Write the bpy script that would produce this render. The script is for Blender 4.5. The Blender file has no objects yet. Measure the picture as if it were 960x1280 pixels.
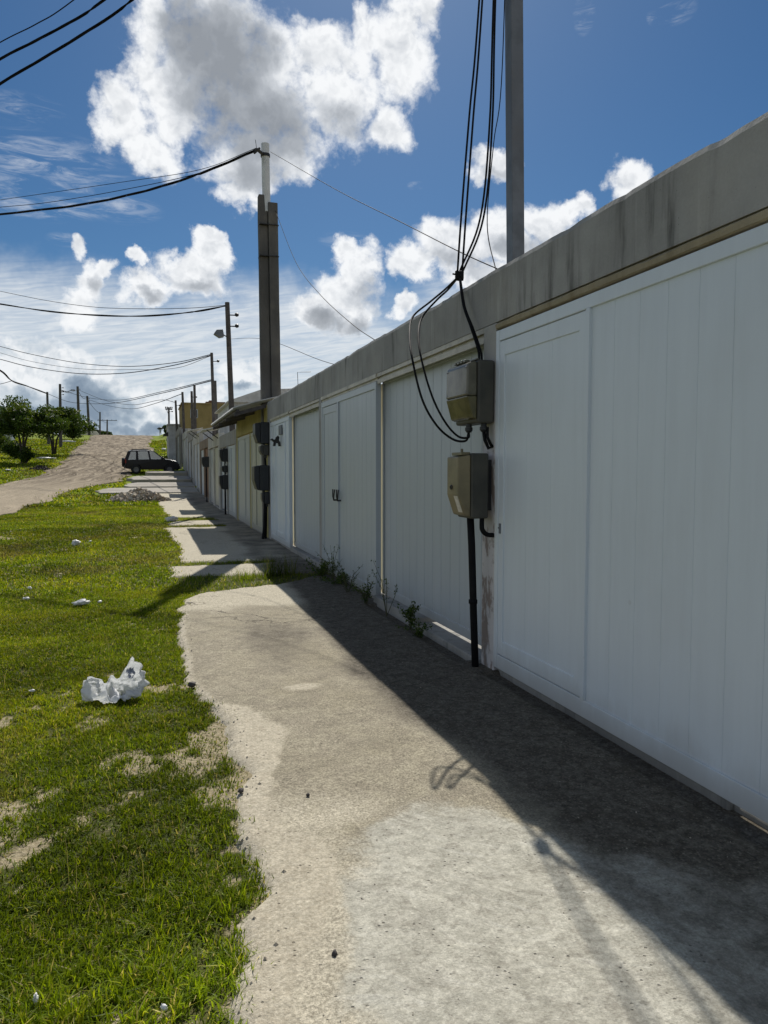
import bpy, math, random
import numpy as np
from mathutils import Vector

random.seed(7)
rng = np.random.default_rng(7)
sc = bpy.context.scene
COL = sc.collection
R_ = math.radians

# ------------------------------------------------------------------ camera
FPX, CXP, CYP, EYE = 900.0, 480.0, 640.0, 1.45
YAW, PITCH = R_(17.8312), R_(-3.3702)
CF = np.array([math.sin(YAW) * math.cos(PITCH), math.cos(YAW) * math.cos(PITCH), math.sin(PITCH)])
CR = np.array([math.cos(YAW), -math.sin(YAW), 0.0])
CU = np.cross(CR, CF)
CC = np.array([0, 0, EYE])


def ray(x, y):
    d = CF + CR * (x - CXP) / FPX - CU * (y - CYP) / FPX
    return d / np.linalg.norm(d)


def at(x, y, Y):
    """world point on the sight line of a photo pixel at the distance Y along the street"""
    d = ray(x, y)
    return tuple(CC + d * (Y / d[1]))


def atx(x, y, X):
    """world point on the sight line of a photo pixel at the distance X from the street axis"""
    d = ray(x, y)
    return tuple(CC + d * (X / d[0]))


def azel(x, y):
    d = ray(x, y)
    return math.atan2(d[0], d[1]), math.asin(d[2])


cam_d = bpy.data.cameras.new('camera')
cam = bpy.data.objects.new('camera', cam_d)
COL.objects.link(cam)
cam.location = (0, 0, EYE)
cam.rotation_euler = (R_(90) + PITCH, 0, -YAW)
cam_d.sensor_fit = 'VERTICAL'
cam_d.sensor_height = 36.0
cam_d.lens = 36.0 * FPX / 1280.0
cam_d.clip_start = 0.05
cam_d.clip_end = 9000
sc.camera = cam

SUN_AZ, SUN_EL = R_(17.4), R_(44.4)

# ------------------------------------------------------------------ noise
def _hash(ix, iy, s):
    h = (ix.astype(np.int64) * 374761393 + iy.astype(np.int64) * 668265263 + s * 974711) & 0x7fffffff
    h = ((h ^ (h >> 13)) * 1274126177) & 0x7fffffff
    return ((h ^ (h >> 16)) & 0xffff) / 65535.0


def vnoise(x, y, s=0):
    x = np.asarray(x, float); y = np.asarray(y, float)
    ix, iy = np.floor(x), np.floor(y)
    fx, fy = x - ix, y - iy
    fx = fx * fx * (3 - 2 * fx); fy = fy * fy * (3 - 2 * fy)
    a = _hash(ix, iy, s); b = _hash(ix + 1, iy, s); c = _hash(ix, iy + 1, s); d = _hash(ix + 1, iy + 1, s)
    return (a * (1 - fx) + b * fx) * (1 - fy) + (c * (1 - fx) + d * fx) * fy


def fbm(x, y, f=1.0, o=4, s=0):
    v = 0; a = 1; t = 0
    x = np.asarray(x, float); y = np.asarray(y, float)
    for k in range(o):
        v = v + a * vnoise(x * f + 17.3 * k, y * f - 9.1 * k, s + k); t += a; a *= 0.5; f *= 2.03
    return v / t


def sstep(a, b, x):
    t = np.clip((np.asarray(x, float) - a) / (b - a), 0, 1)
    return t * t * (3 - 2 * t)


# ------------------------------------------------------------------ terrain shape
PY = [-400, 28, 33, 38, 44, 50, 53, 60, 70, 85, 100, 115, 130, 142, 152, 165, 200, 300, 500, 900, 3000]
PZ = [0, 0, .07, .25, .58, .95, 1.14, 1.6, 2.3, 3.4, 4.6, 5.8, 6.95, 7.75, 8.15, 8.4, 8.2, 5, 0, -8, -20]


def terrain(x, y):
    x = np.asarray(x, float); y = np.asarray(y, float)
    z = np.interp(y, PY, PZ)
    z = z + np.clip((-15 - x) * 0.06, 0, 2.5) * sstep(50, 110, y)
    z = z + 1.7 * sstep(0.9, 5.0, x) * sstep(95, 130, y) * (1 - sstep(170, 230, y))
    return z


def lawn(x, y):
    u = (fbm(x, y, 1.3, 3, 5) - .5) * .05 + (fbm(x, y, 6, 2, 8) - .5) * .02
    return np.where((np.asarray(x) < 2.6), u, 0) * sstep(1.0, 0.2, x) * (1 - sstep(14, 30, y)) - 0.012 * sstep(0.5, 0.2, x) - .07 * sstep(.75, 1.1, x) * (np.asarray(x) < 2.6) * (np.asarray(y) < 7.8)


EY = [-3, 1.0, 1.83, 2.08, 2.22, 2.38, 2.55, 2.73, 3.14, 3.47, 4.11, 4.44, 4.84, 5.75, 6.98, 8.15, 8.6, 9.9, 11.2, 11.64, 13.1, 16.4, 18.6, 20.9, 22.3, 25.5, 31, 40]
EX = [.16, .17, .20, .24, .28, .39, .35, .30, .32, .40, .41, .29, .23, .20, .20, .29, .5, .2, .3, .39, .44, .36, .26, .5, .55, .35, .29, .3]


def edge_x(y):
    return np.interp(y, EY, EX) + (fbm(y, y * 0, 3.0, 4, 33) - .5) * .16


def slab_far1(x):
    return np.interp(x, [0.2, .61, 1.46, 2.02, 2.5], [8.1, 8.65, 9.0, 9.45, 9.65])


def slab_sd(x, y):
    """how far inside its concrete slab a point is (metres, negative outside) and which slab it is"""
    x = np.asarray(x, float); y = np.asarray(y, float)
    j = (fbm(x, y, 4, 4, 51) - .5) * .20
    lim = [(-9 + 0 * x, slab_far1(x) + j), (9.92 + j - .05 * (x - 1), 11.12 + j), (11.5 + j - .12 * (x - 1), 18.6 + j), (19.3 + j, 21.0 + j), (22.4 + j - .3 * (x - 1), 37.9 + 0 * x)]
    sd = np.full(np.broadcast(x, y).shape, -9.0); sid = np.zeros(sd.shape, int)
    gapfill = np.where((x > 1.75 + 2 * j) & (y > 11), .05, -9)
    for k, (a, b_) in enumerate(lim):
        q = np.minimum(y - a, b_ - y)
        sid = np.where(q > sd, k + 1, sid); sd = np.maximum(sd, q)
    sd = np.maximum(sd, gapfill)
    sd = np.minimum(sd, x - edge_x(y))
    sd = np.where((sid == 2), np.minimum(sd, x - .2), sd)
    return sd, sid


def in_slab(x, y):
    sd, sid = slab_sd(x, y)
    return np.where((sd > 0) & (np.asarray(x) < 2.46), sid, 0)


ROADR_Y = [14, 18, 22, 25, 30, 35, 41, 44.6, 46.4, 53, 60, 70, 94, 125, 150, 200, 300]
ROADR_X = [-14, -8, -5.5, -4.6, -4.4, -4.4, -3.7, -2.7, -1.9, -1.3, -.7, -.2, .05, .1, .3, 1, 3]
ROADL_Y = [14, 18, 30, 43, 48, 57, 72, 92, 118, 150, 200, 300]
ROADL_X = [-20, -16, -11, -7.9, -7.4, -7.1, -7.7, -8.5, -9.2, -10, -11, -12]


def road_r(y):
    return np.interp(y, ROADR_Y, ROADR_X) + (fbm(y, y * 0, .35, 4, 71) - .5) * 1.3


def road_l(y):
    return np.interp(y, ROADL_Y, ROADL_X) + (fbm(y, y * 0 + 3, .3, 4, 75) - .5) * 1.5


def bare(x, y):
    """1 where the lawn is worn to sand"""
    x = np.asarray(x, float); y = np.asarray(y, float)
    n = fbm(x, y, 3.2, 4, 90) * .55 + fbm(x, y, 16, 4, 94) * .45
    band = np.exp(-((y - 3.45 - .3 * x) / .5) ** 2) * .115 * sstep(-3, -1.2, x) + np.exp(-((x - edge_x(y)) / .09) ** 2) * .09 * (y < 6)
    far = np.exp(-((y - 17) / 1.2) ** 2 - ((x + 3.6) / 1.0) ** 2) * .25
    low = -.07 * np.exp(-((y - 2.2) / .6) ** 2) - .05 * sstep(4.5, 5.5, y)
    return sstep(.545, .68, n + band + far + low)


# ------------------------------------------------------------------ object helpers
ORG = {}


def props(o, label=None, cat=None, group=None, kind=None):
    if label: o['label'] = label
    if cat: o['category'] = cat
    if group: o['group'] = group
    if kind: o['kind'] = kind
    return o


def thing(name, label, cat, loc, group=None):
    o = bpy.data.objects.new(name, None)
    o.empty_display_size = .2
    COL.objects.link(o)
    o.location = loc
    ORG[o.name] = Vector(loc)
    return props(o, label, cat, group)


class MB:
    def __init__(s):
        s.v, s.f = [], []

    def add(s, vs, fs):
        b = len(s.v)
        s.v += [tuple(map(float, p)) for p in vs]
        s.f += [tuple(i + b for i in f) for f in fs]
        return s

    def box(s, x0, x1, y0, y1, z0, z1):
        vs = [(x, y, z) for x in (x0, x1) for y in (y0, y1) for z in (z0, z1)]
        return s.add(vs, [(0, 1, 3, 2), (4, 6, 7, 5), (0, 4, 5, 1), (2, 3, 7, 6), (0, 2, 6, 4), (1, 5, 7, 3)])

    def hexa(s, a, b):
        """two quads a, b (4 points each) joined to a solid"""
        return s.add(list(a) + list(b), [(3, 2, 1, 0), (4, 5, 6, 7), (0, 1, 5, 4), (1, 2, 6, 5), (2, 3, 7, 6), (3, 0, 4, 7)])

    def prism(s, poly, axis, a, b):
        n = len(poly)
        mk = {'x': lambda p, t: (t, p[0], p[1]), 'y': lambda p, t: (p[0], t, p[1]), 'z': lambda p, t: (p[0], p[1], t)}[axis]
        vs = [mk(p, a) for p in poly] + [mk(p, b) for p in poly]
        fs = [tuple(range(n))[::-1], tuple(range(n, 2 * n))]
        fs += [(i, (i + 1) % n, n + (i + 1) % n, n + i) for i in range(n)]
        return s.add(vs, fs)

    def tube(s, pts, r, n=8, caps=True):
        pts = [Vector(p) for p in pts]
        m = len(pts)
        rr = r if isinstance(r, (list, tuple)) else [r] * m
        t0 = (pts[1] - pts[0]).normalized()
        up = Vector((0, 0, 1)) if abs(t0.z) < .9 else Vector((1, 0, 0))
        u = t0.cross(up).normalized()
        vs, fs = [], []
        for i, p in enumerate(pts):
            t = (pts[min(i + 1, m - 1)] - pts[max(i - 1, 0)]).normalized()
            u = (u - t * u.dot(t))
            u = u.normalized() if u.length > 1e-6 else t.orthogonal().normalized()
            w = t.cross(u)
            for k in range(n):
                a = 2 * math.pi * k / n
                vs.append(p + (u * math.cos(a) + w * math.sin(a)) * rr[i])
        for i in range(m - 1):
            for k in range(n):
                fs.append((i * n + k, i * n + (k + 1) % n, (i + 1) * n + (k + 1) % n, (i + 1) * n + k))
        if caps:
            fs.append(tuple(range(n))[::-1]); fs.append(tuple((m - 1) * n + k for k in range(n)))
        return s.add(vs, fs)

    def lathe(s, prof, c, axis='z', n=20):
        vs, fs = [], []
        m = len(prof)
        for k in range(n):
            a = 2 * math.pi * k / n
            for (r, h) in prof:
                p, q = r * math.cos(a), r * math.sin(a)
                vs.append({'z': (c[0] + p, c[1] + q, c[2] + h), 'y': (c[0] + p, c[1] + h, c[2] + q), 'x': (c[0] + h, c[1] + p, c[2] + q)}[axis])
        for k in range(n):
            for i in range(m - 1):
                fs.append((k * m + i, ((k + 1) % n) * m + i, ((k + 1) % n) * m + i + 1, k * m + i + 1))
        return s.add(vs, fs)

    def build(s, name, mat, parent=None, smooth=False, bevel=0, seg=2, label=None, sub=0):
        vs = np.array(s.v, float)
        if parent is not None:
            o0 = ORG[parent.name]
        else:
            lo, hi = vs.min(0), vs.max(0)
            o0 = Vector(((lo[0] + hi[0]) / 2, (lo[1] + hi[1]) / 2, lo[2]))
        me = bpy.data.meshes.new(name)
        me.from_pydata((vs - np.array(o0)).tolist(), [], s.f)
        import bmesh
        bm = bmesh.new(); bm.from_mesh(me)
        bmesh.ops.recalc_face_normals(bm, faces=bm.faces)
        bm.to_mesh(me); bm.free()
        me.materials.append(mat)
        o = bpy.data.objects.new(name, me)
        COL.objects.link(o)
        ORG[o.name] = Vector(o0)
        if parent is not None:
            o.parent = parent
        else:
            o.location = o0
        if smooth:
            me.polygons.foreach_set('use_smooth', [True] * len(me.polygons))
        if bevel:
            b = o.modifiers.new('bevel', 'BEVEL'); b.width = bevel; b.segments = seg; b.limit_method = 'ANGLE'; b.angle_limit = R_(35)
        if sub:
            b = o.modifiers.new('sub', 'SUBSURF'); b.levels = b.render_levels = sub
        if label: o['label'] = label
        return o


def dup(root, loc, rotz=0, label=None, scale=None, name=None):
    def rec(o, par):
        c = o.copy(); COL.objects.link(c)
        if par is not None: c.parent = par
        for ch in [q for q in list(root_children.get(o.name, []))]:
            rec(ch, c)
        return c
    root_children = {}
    for q in list(COL.objects):
        if q.parent is not None: root_children.setdefault(q.parent.name, []).append(q)
    r = rec(root, None)
    r.location = loc; r.rotation_euler = (0, 0, rotz)
    if scale: r.scale = (scale,) * 3
    if label: r['label'] = label
    return r


# ------------------------------------------------------------------ node helpers
class G:
    def __init__(s, tree):
        s.t = tree

    def n(s, typ, **kw):
        o = s.t.nodes.new(typ)
        for k, v in kw.items(): setattr(o, k, v)
        return o

    def put(s, sock, val):
        if isinstance(val, bpy.types.NodeSocket): s.t.links.new(val, sock)
        elif val is not None:
            try: sock.default_value = val
            except Exception:
                sock.default_value = tuple(val) + (1,) if hasattr(val, '__len__') else (val,) * 3
        return s

    def m(s, op, a, b=None, c=None, clamp=False):
        o = s.n('ShaderNodeMath', operation=op, use_clamp=clamp)
        for i, v in enumerate((a, b, c)):
            if v is not None: s.put(o.inputs[i], v)
        return o.outputs[0]

    def vm(s, op, a, b=None, c=None, out=0):
        o = s.n('ShaderNodeVectorMath', operation=op)
        for i, v in enumerate((a, b, c)):
            if v is not None: s.put(o.inputs[i], v)
        return o.outputs[out]

    def ss(s, a, b, x):
        o = s.n('ShaderNodeMapRange', interpolation_type='SMOOTHSTEP')
        s.put(o.inputs['Value'], x); s.put(o.inputs['From Min'], a); s.put(o.inputs['From Max'], b)
        return o.outputs[0]

    def mix(s, f, a, b, mode='MIX'):
        o = s.n('ShaderNodeMix', data_type='RGBA', blend_type=mode)
        s.put(o.inputs[0], f)
        for i, v in ((6, a), (7, b)):
            if isinstance(v, (tuple, list)) and len(v) == 3: v = tuple(v) + (1,)
            s.put(o.inputs[i], v)
        return o.outputs[2]

    def noise(s, vec, scale, detail=4, rough=.5, dist=0, out=0):
        o = s.n('ShaderNodeTexNoise')
        s.put(o.inputs['Vector'], vec); s.put(o.inputs['Scale'], scale); s.put(o.inputs['Detail'], detail)
        s.put(o.inputs['Roughness'], rough); s.put(o.inputs['Distortion'], dist)
        return o.outputs[out]

    def voro(s, vec, scale, out='Distance', feat='F1', rnd=1):
        o = s.n('ShaderNodeTexVoronoi', feature=feat)
        s.put(o.inputs['Vector'], vec); s.put(o.inputs['Scale'], scale); s.put(o.inputs['Randomness'], rnd)
        return o.outputs[out]

    def attr(s, name, out='Fac'):
        return s.n('ShaderNodeAttribute', attribute_name=name).outputs[out]

    def pos(s):
        return s.n('ShaderNodeNewGeometry').outputs['Position']

    def xyz(s, v):
        o = s.n('ShaderNodeSeparateXYZ'); s.put(o.inputs[0], v); return o.outputs

    def bump(s, h, strength=.3, dist=.01):
        o = s.n('ShaderNodeBump')
        s.put(o.inputs['Height'], h); o.inputs['Strength'].default_value = strength; o.inputs['Distance'].default_value = dist
        return o.outputs[0]


def new_mat(name):
    m = bpy.data.materials.new(name); m.use_nodes = True
    t = m.node_tree
    return m, G(t), t.nodes['Principled BSDF'], t.nodes['Material Output']


def simple(name, col, rough=.6, var=.25, scale=8, metal=0, bump=0, bscale=60, spec=.5, dirt=None, dscale=3):
    m, g, b, _ = new_mat(name)
    p = g.pos()
    n = g.noise(p, scale, 5, .6)
    dark = tuple(c * (1 - var) for c in col); lite = tuple(min(1, c * (1 + var)) for c in col)
    c = g.mix(g.ss(.3, .7, n), dark, lite)
    if dirt:
        d = g.ss(.5, .72, g.noise(p, dscale, 6, .65))
        c = g.mix(g.m('MULTIPLY', d, .7), c, dirt)
    g.put(b.inputs['Base Color'], c)
    b.inputs['Roughness'].default_value = rough; b.inputs['Metallic'].default_value = metal
    b.inputs['Specular IOR Level'].default_value = spec
    if bump: g.put(b.inputs['Normal'], g.bump(g.noise(p, bscale, 4, .6), bump, .01))
    return m


M = {}
M['white_pvc'] = None


def gate_mat(name, base, rough=.32, dirtc=(.30, .27, .22), amt=.55):
    m, g, b, _ = new_mat(name)
    p = g.pos(); x, y, z = g.xyz(p)
    st = g.vm('MULTIPLY', p, (1, 9, .7))
    n1 = g.noise(st, 1.6, 5, .6); n2 = g.noise(p, 1.3, 4, .55)
    c = g.mix(g.ss(.35, .75, n1), base, tuple(k * .955 for k in base))
    c = g.mix(g.m('MULTIPLY', g.ss(.48, .8, n2), .22), c, (.55, .56, .55))
    # splash dirt: an uneven band of grime thrown up from the pavement
    hh = g.m('ADD', .08, g.m('MULTIPLY', g.noise(g.vm('MULTIPLY', p, (1, 3.2, 1)), 1.5, 6, .65), .42))
    low = g.ss(1, 0, g.m('DIVIDE', z, hh))
    c = g.mix(g.m('MULTIPLY', low, amt), c, dirtc)
    spk = g.ss(.115, .06, g.voro(p, 7.0)); spk2 = g.ss(.6, .7, g.noise(p, 2.2, 2))
    c = g.mix(g.m('MULTIPLY', g.m('MULTIPLY', spk, spk2), .35), c, (.28, .26, .22))
    g.put(b.inputs['Base Color'], c)
    g.put(b.inputs['Roughness'], g.m('ADD', rough, g.m('MULTIPLY', n2, .2)))
    g.put(b.inputs['Normal'], g.bump(g.noise(g.vm('MULTIPLY', p, (1, 2.5, .5)), 2.0, 3, .5), .12, .02))
    return m


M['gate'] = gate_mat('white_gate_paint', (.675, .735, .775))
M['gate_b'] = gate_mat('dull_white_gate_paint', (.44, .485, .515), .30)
M['gate_c'] = gate_mat('grey_gate_paint', (.38, .41, .41), .3)
M['gate_y'] = gate_mat('cream_gate_paint', (.42, .42, .34), .3)


def concrete(name, base, stain=(.10, .10, .095), warm=(.36, .32, .25), streak=.8, k=1.0):
    m, g, b, _ = new_mat(name)
    p = g.pos(); x, y, z = g.xyz(p)
    n = g.noise(p, 1.1, 6, .6)
    c = g.mix(g.ss(.3, .72, n), tuple(q * .74 for q in base), tuple(q * 1.12 for q in base))
    c = g.mix(g.m('MULTIPLY', g.ss(.50, .75, g.noise(p, .9, 4, .6)), .55), c, warm)
    sv = g.vm('MULTIPLY', p, (5, 5, .55))
    s1 = g.ss(.50, .72, g.noise(sv, 1.5, 6, .62)); s2 = g.ss(.4, .6, g.noise(p, .8, 3))
    c = g.mix(g.m('MULTIPLY', g.m('MULTIPLY', s1, s2), streak), c, stain)
    s3 = g.m('MULTIPLY', g.ss(.55, .70, g.noise(g.vm('MULTIPLY', p, (15, 15, .5)), 1.3, 5, .7)), g.ss(.42, .62, g.noise(g.vm('MULTIPLY', p, (1, 1, 3)), .9, 4)))
    c = g.mix(g.m('MULTIPLY', s3, streak * .22), c, tuple(q * .8 for q in stain))
    lt = g.ss(.60, .78, g.noise(g.vm('MULTIPLY', p, (7, 7, .5)), 1.7, 4, .6))
    c = g.mix(g.m('MULTIPLY', lt, .35), c, tuple(min(1, q * 1.5) for q in base))
    f = g.noise(p, 70, 4, .7)
    c = g.mix(.35, c, g.mix(f, (.35, .35, .35), (1, 1, 1)), 'MULTIPLY')
    sp = g.m('MULTIPLY', g.ss(.09, .04, g.voro(p, 26)), g.ss(.5, .6, g.noise(p, 3, 2)))
    c = g.mix(g.m('MULTIPLY', sp, .6), c, (.06, .06, .06))
    g.put(b.inputs['Base Color'], c)
    b.inputs['Roughness'].default_value = .9; b.inputs['Specular IOR Level'].default_value = .2
    h = g.m('ADD', g.m('MULTIPLY', g.noise(p, 40, 5, .7), .5), g.noise(p, 6, 4, .6))
    g.put(b.inputs['Normal'], g.bump(h, .45 * k, .012))
    return m


M['wall'] = concrete('weathered_wall_concrete', (.45, .44, .415), stain=(.10, .098, .09), warm=(.44, .41, .35), streak=.95)
M['wall2'] = concrete('far_wall_concrete', (.36, .35, .32), streak=.9)
M['wall_yellow'] = concrete('yellow_painted_render', (.42, .36, .14), stain=(.2, .17, .08), warm=(.42, .34, .14), streak=.4)
M['wall_pale'] = concrete('pale_painted_render', (.55, .54, .50), streak=.6)
M['wall_rust'] = concrete('brown_block_wall', (.26, .20, .15), streak=.5)
M['mortar'] = concrete('rough_beige_mortar', (.44, .38, .27), warm=(.44, .36, .23), stain=(.26, .21, .13), k=2)
M['pole'] = concrete('pole_concrete', (.15, .145, .135), streak=.6)
M['house_white'] = concrete('white_house_render', (.62, .63, .64), streak=.5)
M['house_yellow'] = concrete('yellow_house_render', (.36, .28, .115), stain=(.24, .19, .08), warm=(.36, .28, .12), streak=.35)
M['house_blue'] = concrete('blue_grey_house_render', (.28, .33, .40), streak=.4)

# peeling paint on the post
m, g, b, _ = new_mat('peeling_white_paint'); p = g.pos()
x, y, z = g.xyz(p)
pe = g.ss(.53, .61, g.m('ADD', g.noise(g.vm('MULTIPLY', p, (3, 3, 1.0)), 3.2, 7, .68), g.m('MULTIPLY', g.ss(1.5, .3, z), .06)))
c = g.mix(pe, (.56, .54, .53), (.27, .22, .19))
c = g.mix(g.m('MULTIPLY', g.ss(.55, .7, g.noise(p, 9, 5, .7)), .6), c, (.16, .13, .11))
up = g.ss(1.95, 2.2, g.m('ADD', z, g.m('MULTIPLY', g.noise(p, 4, 4), .2)))
c = g.mix(up, c, g.mix(g.noise(p, 9, 5), (.30, .29, .265), (.46, .44, .40)))
g.put(b.inputs['Base Color'], c); b.inputs['Roughness'].default_value = .75
g.put(b.inputs['Normal'], g.bump(g.m('ADD', g.m('MULTIPLY', pe, -1), g.noise(p, 60, 4)), .4, .006))
M['peel'] = m

M['rubber'] = simple('black_cable_rubber', (.010, .010, .011), .75, .3, spec=.15)
M['dark_box'] = simple('dark_grey_box_plastic', (.055, .053, .042), .5, .2, 6, dirt=(.085, .075, .055))
M['black_box'] = simple('black_meter_plastic', (.018, .020, .022), .42, .2)
M['tan_cover'] = simple('sun_yellowed_cover_plastic', (.215, .18, .10), .42, .18, 5, dirt=(.14, .105, .055), dscale=6)
M['amber'] = simple('amber_window_plastic', (.125, .11, .05), .25, .3, 9, dirt=(.07, .055, .02), dscale=10)
M['grey_cover'] = simple('scuffed_clear_grey_plastic', (.14, .13, .09), .25, .3, 9, dirt=(.10, .09, .065), dscale=5)
M['sticker'] = simple('faded_paper_sticker', (.62, .58, .50), .7, .12, 40)
M['pvc'] = simple('white_pvc_pipe', (.66, .67, .66), .45, .1, 4)
M['galv'] = simple('galvanised_steel', (.15, .165, .185), .55, .2, 6, metal=.15, dirt=(.11, .105, .10))
M['dark_pole'] = simple('dark_weathered_wood', (.085, .075, .07), .8, .3, 6, bump=.3)
M['iron'] = simple('black_iron', (.02, .02, .02), .55, .3)
M['roof_pale'] = simple('pale_corrugated_sheet', (.58, .58, .56), .6, .2, 3, dirt=(.3, .28, .25))
M['rust'] = simple('rusty_steel', (.20, .10, .05), .8, .3, 9)
M['window_dark'] = simple('dark_window_glass', (.03, .035, .04), .12, .2)
M['stone'] = simple('dark_pebble', (.07, .06, .055), .8, .3, 40)
M['wood_dark'] = simple('tree_bark', (.05, .04, .032), .9, .35, 12, bump=.5)
M['channel'] = simple('beige_rail_steel', (.46, .43, .35), .45, .15, 5, dirt=(.2, .17, .12))

# translucent material of the added strips imitating sunlight in the gate gaps
m, g, b, out = new_mat('translucent_gap_glow')
tr = g.n('ShaderNodeBsdfTranslucent'); df = g.n('ShaderNodeBsdfDiffuse')
tr.inputs[0].default_value = (.80, .76, .62, 1); df.inputs[0].default_value = (.7, .68, .6, 1)
mx = g.n('ShaderNodeMixShader'); mx.inputs[0].default_value = .6
g.t.links.new(df.outputs[0], mx.inputs[1]); g.t.links.new(tr.outputs[0], mx.inputs[2]); g.t.links.new(mx.outputs[0], out.inputs[0])
M['gap_glow'] = m


def leafy(name, attr=None, base=(.06, .09, .02), trans=.45, rough=.5, bright=1.0):
    m, g, b, out = new_mat(name)
    if attr: c = g.attr(attr, 'Color')
    else:
        c = g.mix(g.noise(g.pos(), 2.2, 3), tuple(k * .7 for k in base), tuple(k * 1.4 for k in base))
    tr = g.n('ShaderNodeBsdfTranslucent')
    tc = g.mix(1.0, c, (1.35 * bright, 1.3 * bright, .6, 1), 'MULTIPLY')
    g.put(tr.inputs[0], tc)
    g.put(b.inputs['Base Color'], c); b.inputs['Roughness'].default_value = rough
    b.inputs['Specular IOR Level'].default_value = .15
    mx = g.n('ShaderNodeMixShader'); mx.inputs[0].default_value = trans
    g.t.links.new(b.outputs[0], mx.inputs[1]); g.t.links.new(tr.outputs[0], mx.inputs[2]); g.t.links.new(mx.outputs[0], out.inputs[0])
    return m


M['grass'] = leafy('grass_blades', 'tint', trans=.45)
M['leaf'] = leafy('tree_leaves', 'tint', trans=.30)
M['weed'] = leafy('weed_leaves', 'tint', trans=.3)

# terrain
m, g, b, _ = new_mat('lawn_soil'); p = g.pos(); x, y, z = g.xyz(p)
n = g.noise(p, .45, 5, .6); n2 = g.noise(p, 5, 5, .65); n3 = g.noise(p, 60, 3, .7)
near = g.mix(g.ss(.35, .7, n2), (.060, .070, .018), (.12, .11, .045))
far = g.mix(g.ss(.3, .7, n), (.13, .19, .010), (.215, .25, .022))
far = g.mix(g.m('MULTIPLY', g.ss(.5, .7, g.noise(p, 1.6, 6, .7)), .6), far, (.055, .080, .014))
far = g.mix(g.m('MULTIPLY', g.ss(.56, .72, g.noise(p, .22, 6, .65)), .55), far, (.17, .14, .06))
c = g.mix(g.ss(12, 34, y), near, far)
sand = g.mix(g.ss(.3, .7, n3), (.25, .205, .125), (.42, .36, .24))
sand = g.mix(g.ss(.5, .66, g.noise(p, 22, 4, .7)), sand, (.13, .11, .06))
c = g.mix(g.ss(.3, .7, g.m('ADD', g.attr('bare'), g.m('MULTIPLY', g.m('SUBTRACT', n2, .5), .7))), c, sand)
g.put(b.inputs['Base Color'], c); b.inputs['Roughness'].default_value = .95; b.inputs['Specular IOR Level'].default_value = .1
g.put(b.inputs['Normal'], g.bump(g.m('ADD', n2, g.m('MULTIPLY', n3, .5)), .7, .03))
M['terrain'] = m

# dirt road
m, g, b, _ = new_mat('dirt_road_soil'); p = g.pos()
w = g.attr('across'); yv = g.xyz(p)[1]
cv = g.n('ShaderNodeCombineXYZ'); g.put(cv.inputs[0], g.m('MULTIPLY', w, 9)); g.put(cv.inputs[1], g.m('MULTIPLY', yv, .16))
rut = g.noise(cv.outputs[0], 1.6, 7, .65, .8)
n = g.noise(p, .25, 6, .65); n3 = g.noise(p, 3.5, 6, .7)
c = g.mix(g.ss(.34, .66, rut), (.11, .086, .058), (.40, .335, .245))
c = g.mix(g.m('MULTIPLY', g.ss(.4, .7, n), .55), c, (.20, .16, .112))
c = g.mix(g.m('MULTIPLY', g.ss(.5, .75, n3), .55), c, (.12, .09, .07))
# the paler worn sand of the low end
c = g.mix(g.m('MULTIPLY', g.ss(52, 38, yv), .65), c, (.48, .405, .295))
g.put(b.inputs['Base Color'], c); b.inputs['Roughness'].default_value = .95; b.inputs['Specular IOR Level'].default_value = .1
g.put(b.inputs['Normal'], g.bump(g.m('ADD', rut, g.m('MULTIPLY', n3, .6)), .9, .25))
M['road'] = m

# pavement
m, g, b, _ = new_mat('worn_pavement_concrete'); p = g.pos()
n = g.noise(p, 1.4, 6, .62); n2 = g.noise(p, 9, 6, .68); n3 = g.noise(p, 85, 3, .7)
vd = g.voro(p, 95); vc = g.xyz(g.voro(p, 95, 'Color'))[0]
agg = g.mix(vc, (.12, .105, .085), (.42, .37, .29))
agg = g.mix(g.ss(.15, .6, vd), agg, (.235, .205, .155))
old = g.mix(g.ss(.3, .7, n), (.295, .262, .19), (.43, .392, .298))
pale_ = g.attr('pale')
old = g.mix(g.m('MULTIPLY', g.ss(.45, .68, g.noise(p, 2.6, 7, .7)), .55), old, (.175, .155, .12))
old = g.mix(g.m('MULTIPLY', g.ss(.62, .74, g.noise(p, 1.9, 6, .66)), .6), old, (.44, .41, .35))
old = g.mix(g.m('MULTIPLY', g.ss(.38, .62, g.m('ADD', g.m('MULTIPLY', n, .5), g.m('MULTIPLY', n2, .5))), .75), old, agg)
sand = g.mix(g.ss(.3, .72, n3), (.40, .355, .27), (.55, .50, .395))
sand = g.mix(g.m('MULTIPLY', g.ss(.45, .8, n2), .4), sand, (.28, .23, .16))
greyc = g.mix(g.ss(.32, .7, n2), (.40, .385, .325), (.55, .53, .45))
greyc = g.mix(g.m('MULTIPLY', g.ss(.52, .62, g.noise(p, 26, 5, .72)), .45), greyc, (.235, .215, .18))
greyc = g.mix(g.m('MULTIPLY', g.ss(.5, .72, g.noise(p, 3.5, 7, .7)), .5), greyc, (.275, .255, .215))
sp_ = g.noise(p, 34, 6, .78); vs2 = g.voro(p, 52)
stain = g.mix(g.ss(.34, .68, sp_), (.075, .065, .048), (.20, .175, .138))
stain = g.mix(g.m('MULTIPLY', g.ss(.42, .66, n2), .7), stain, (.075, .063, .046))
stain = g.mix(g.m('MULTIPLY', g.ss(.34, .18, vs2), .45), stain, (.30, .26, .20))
stain = g.mix(g.m('MULTIPLY', g.ss(.32, .1, vd), .35), stain, g.mix(vc, (.09, .078, .06), (.36, .315, .25)))
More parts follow.
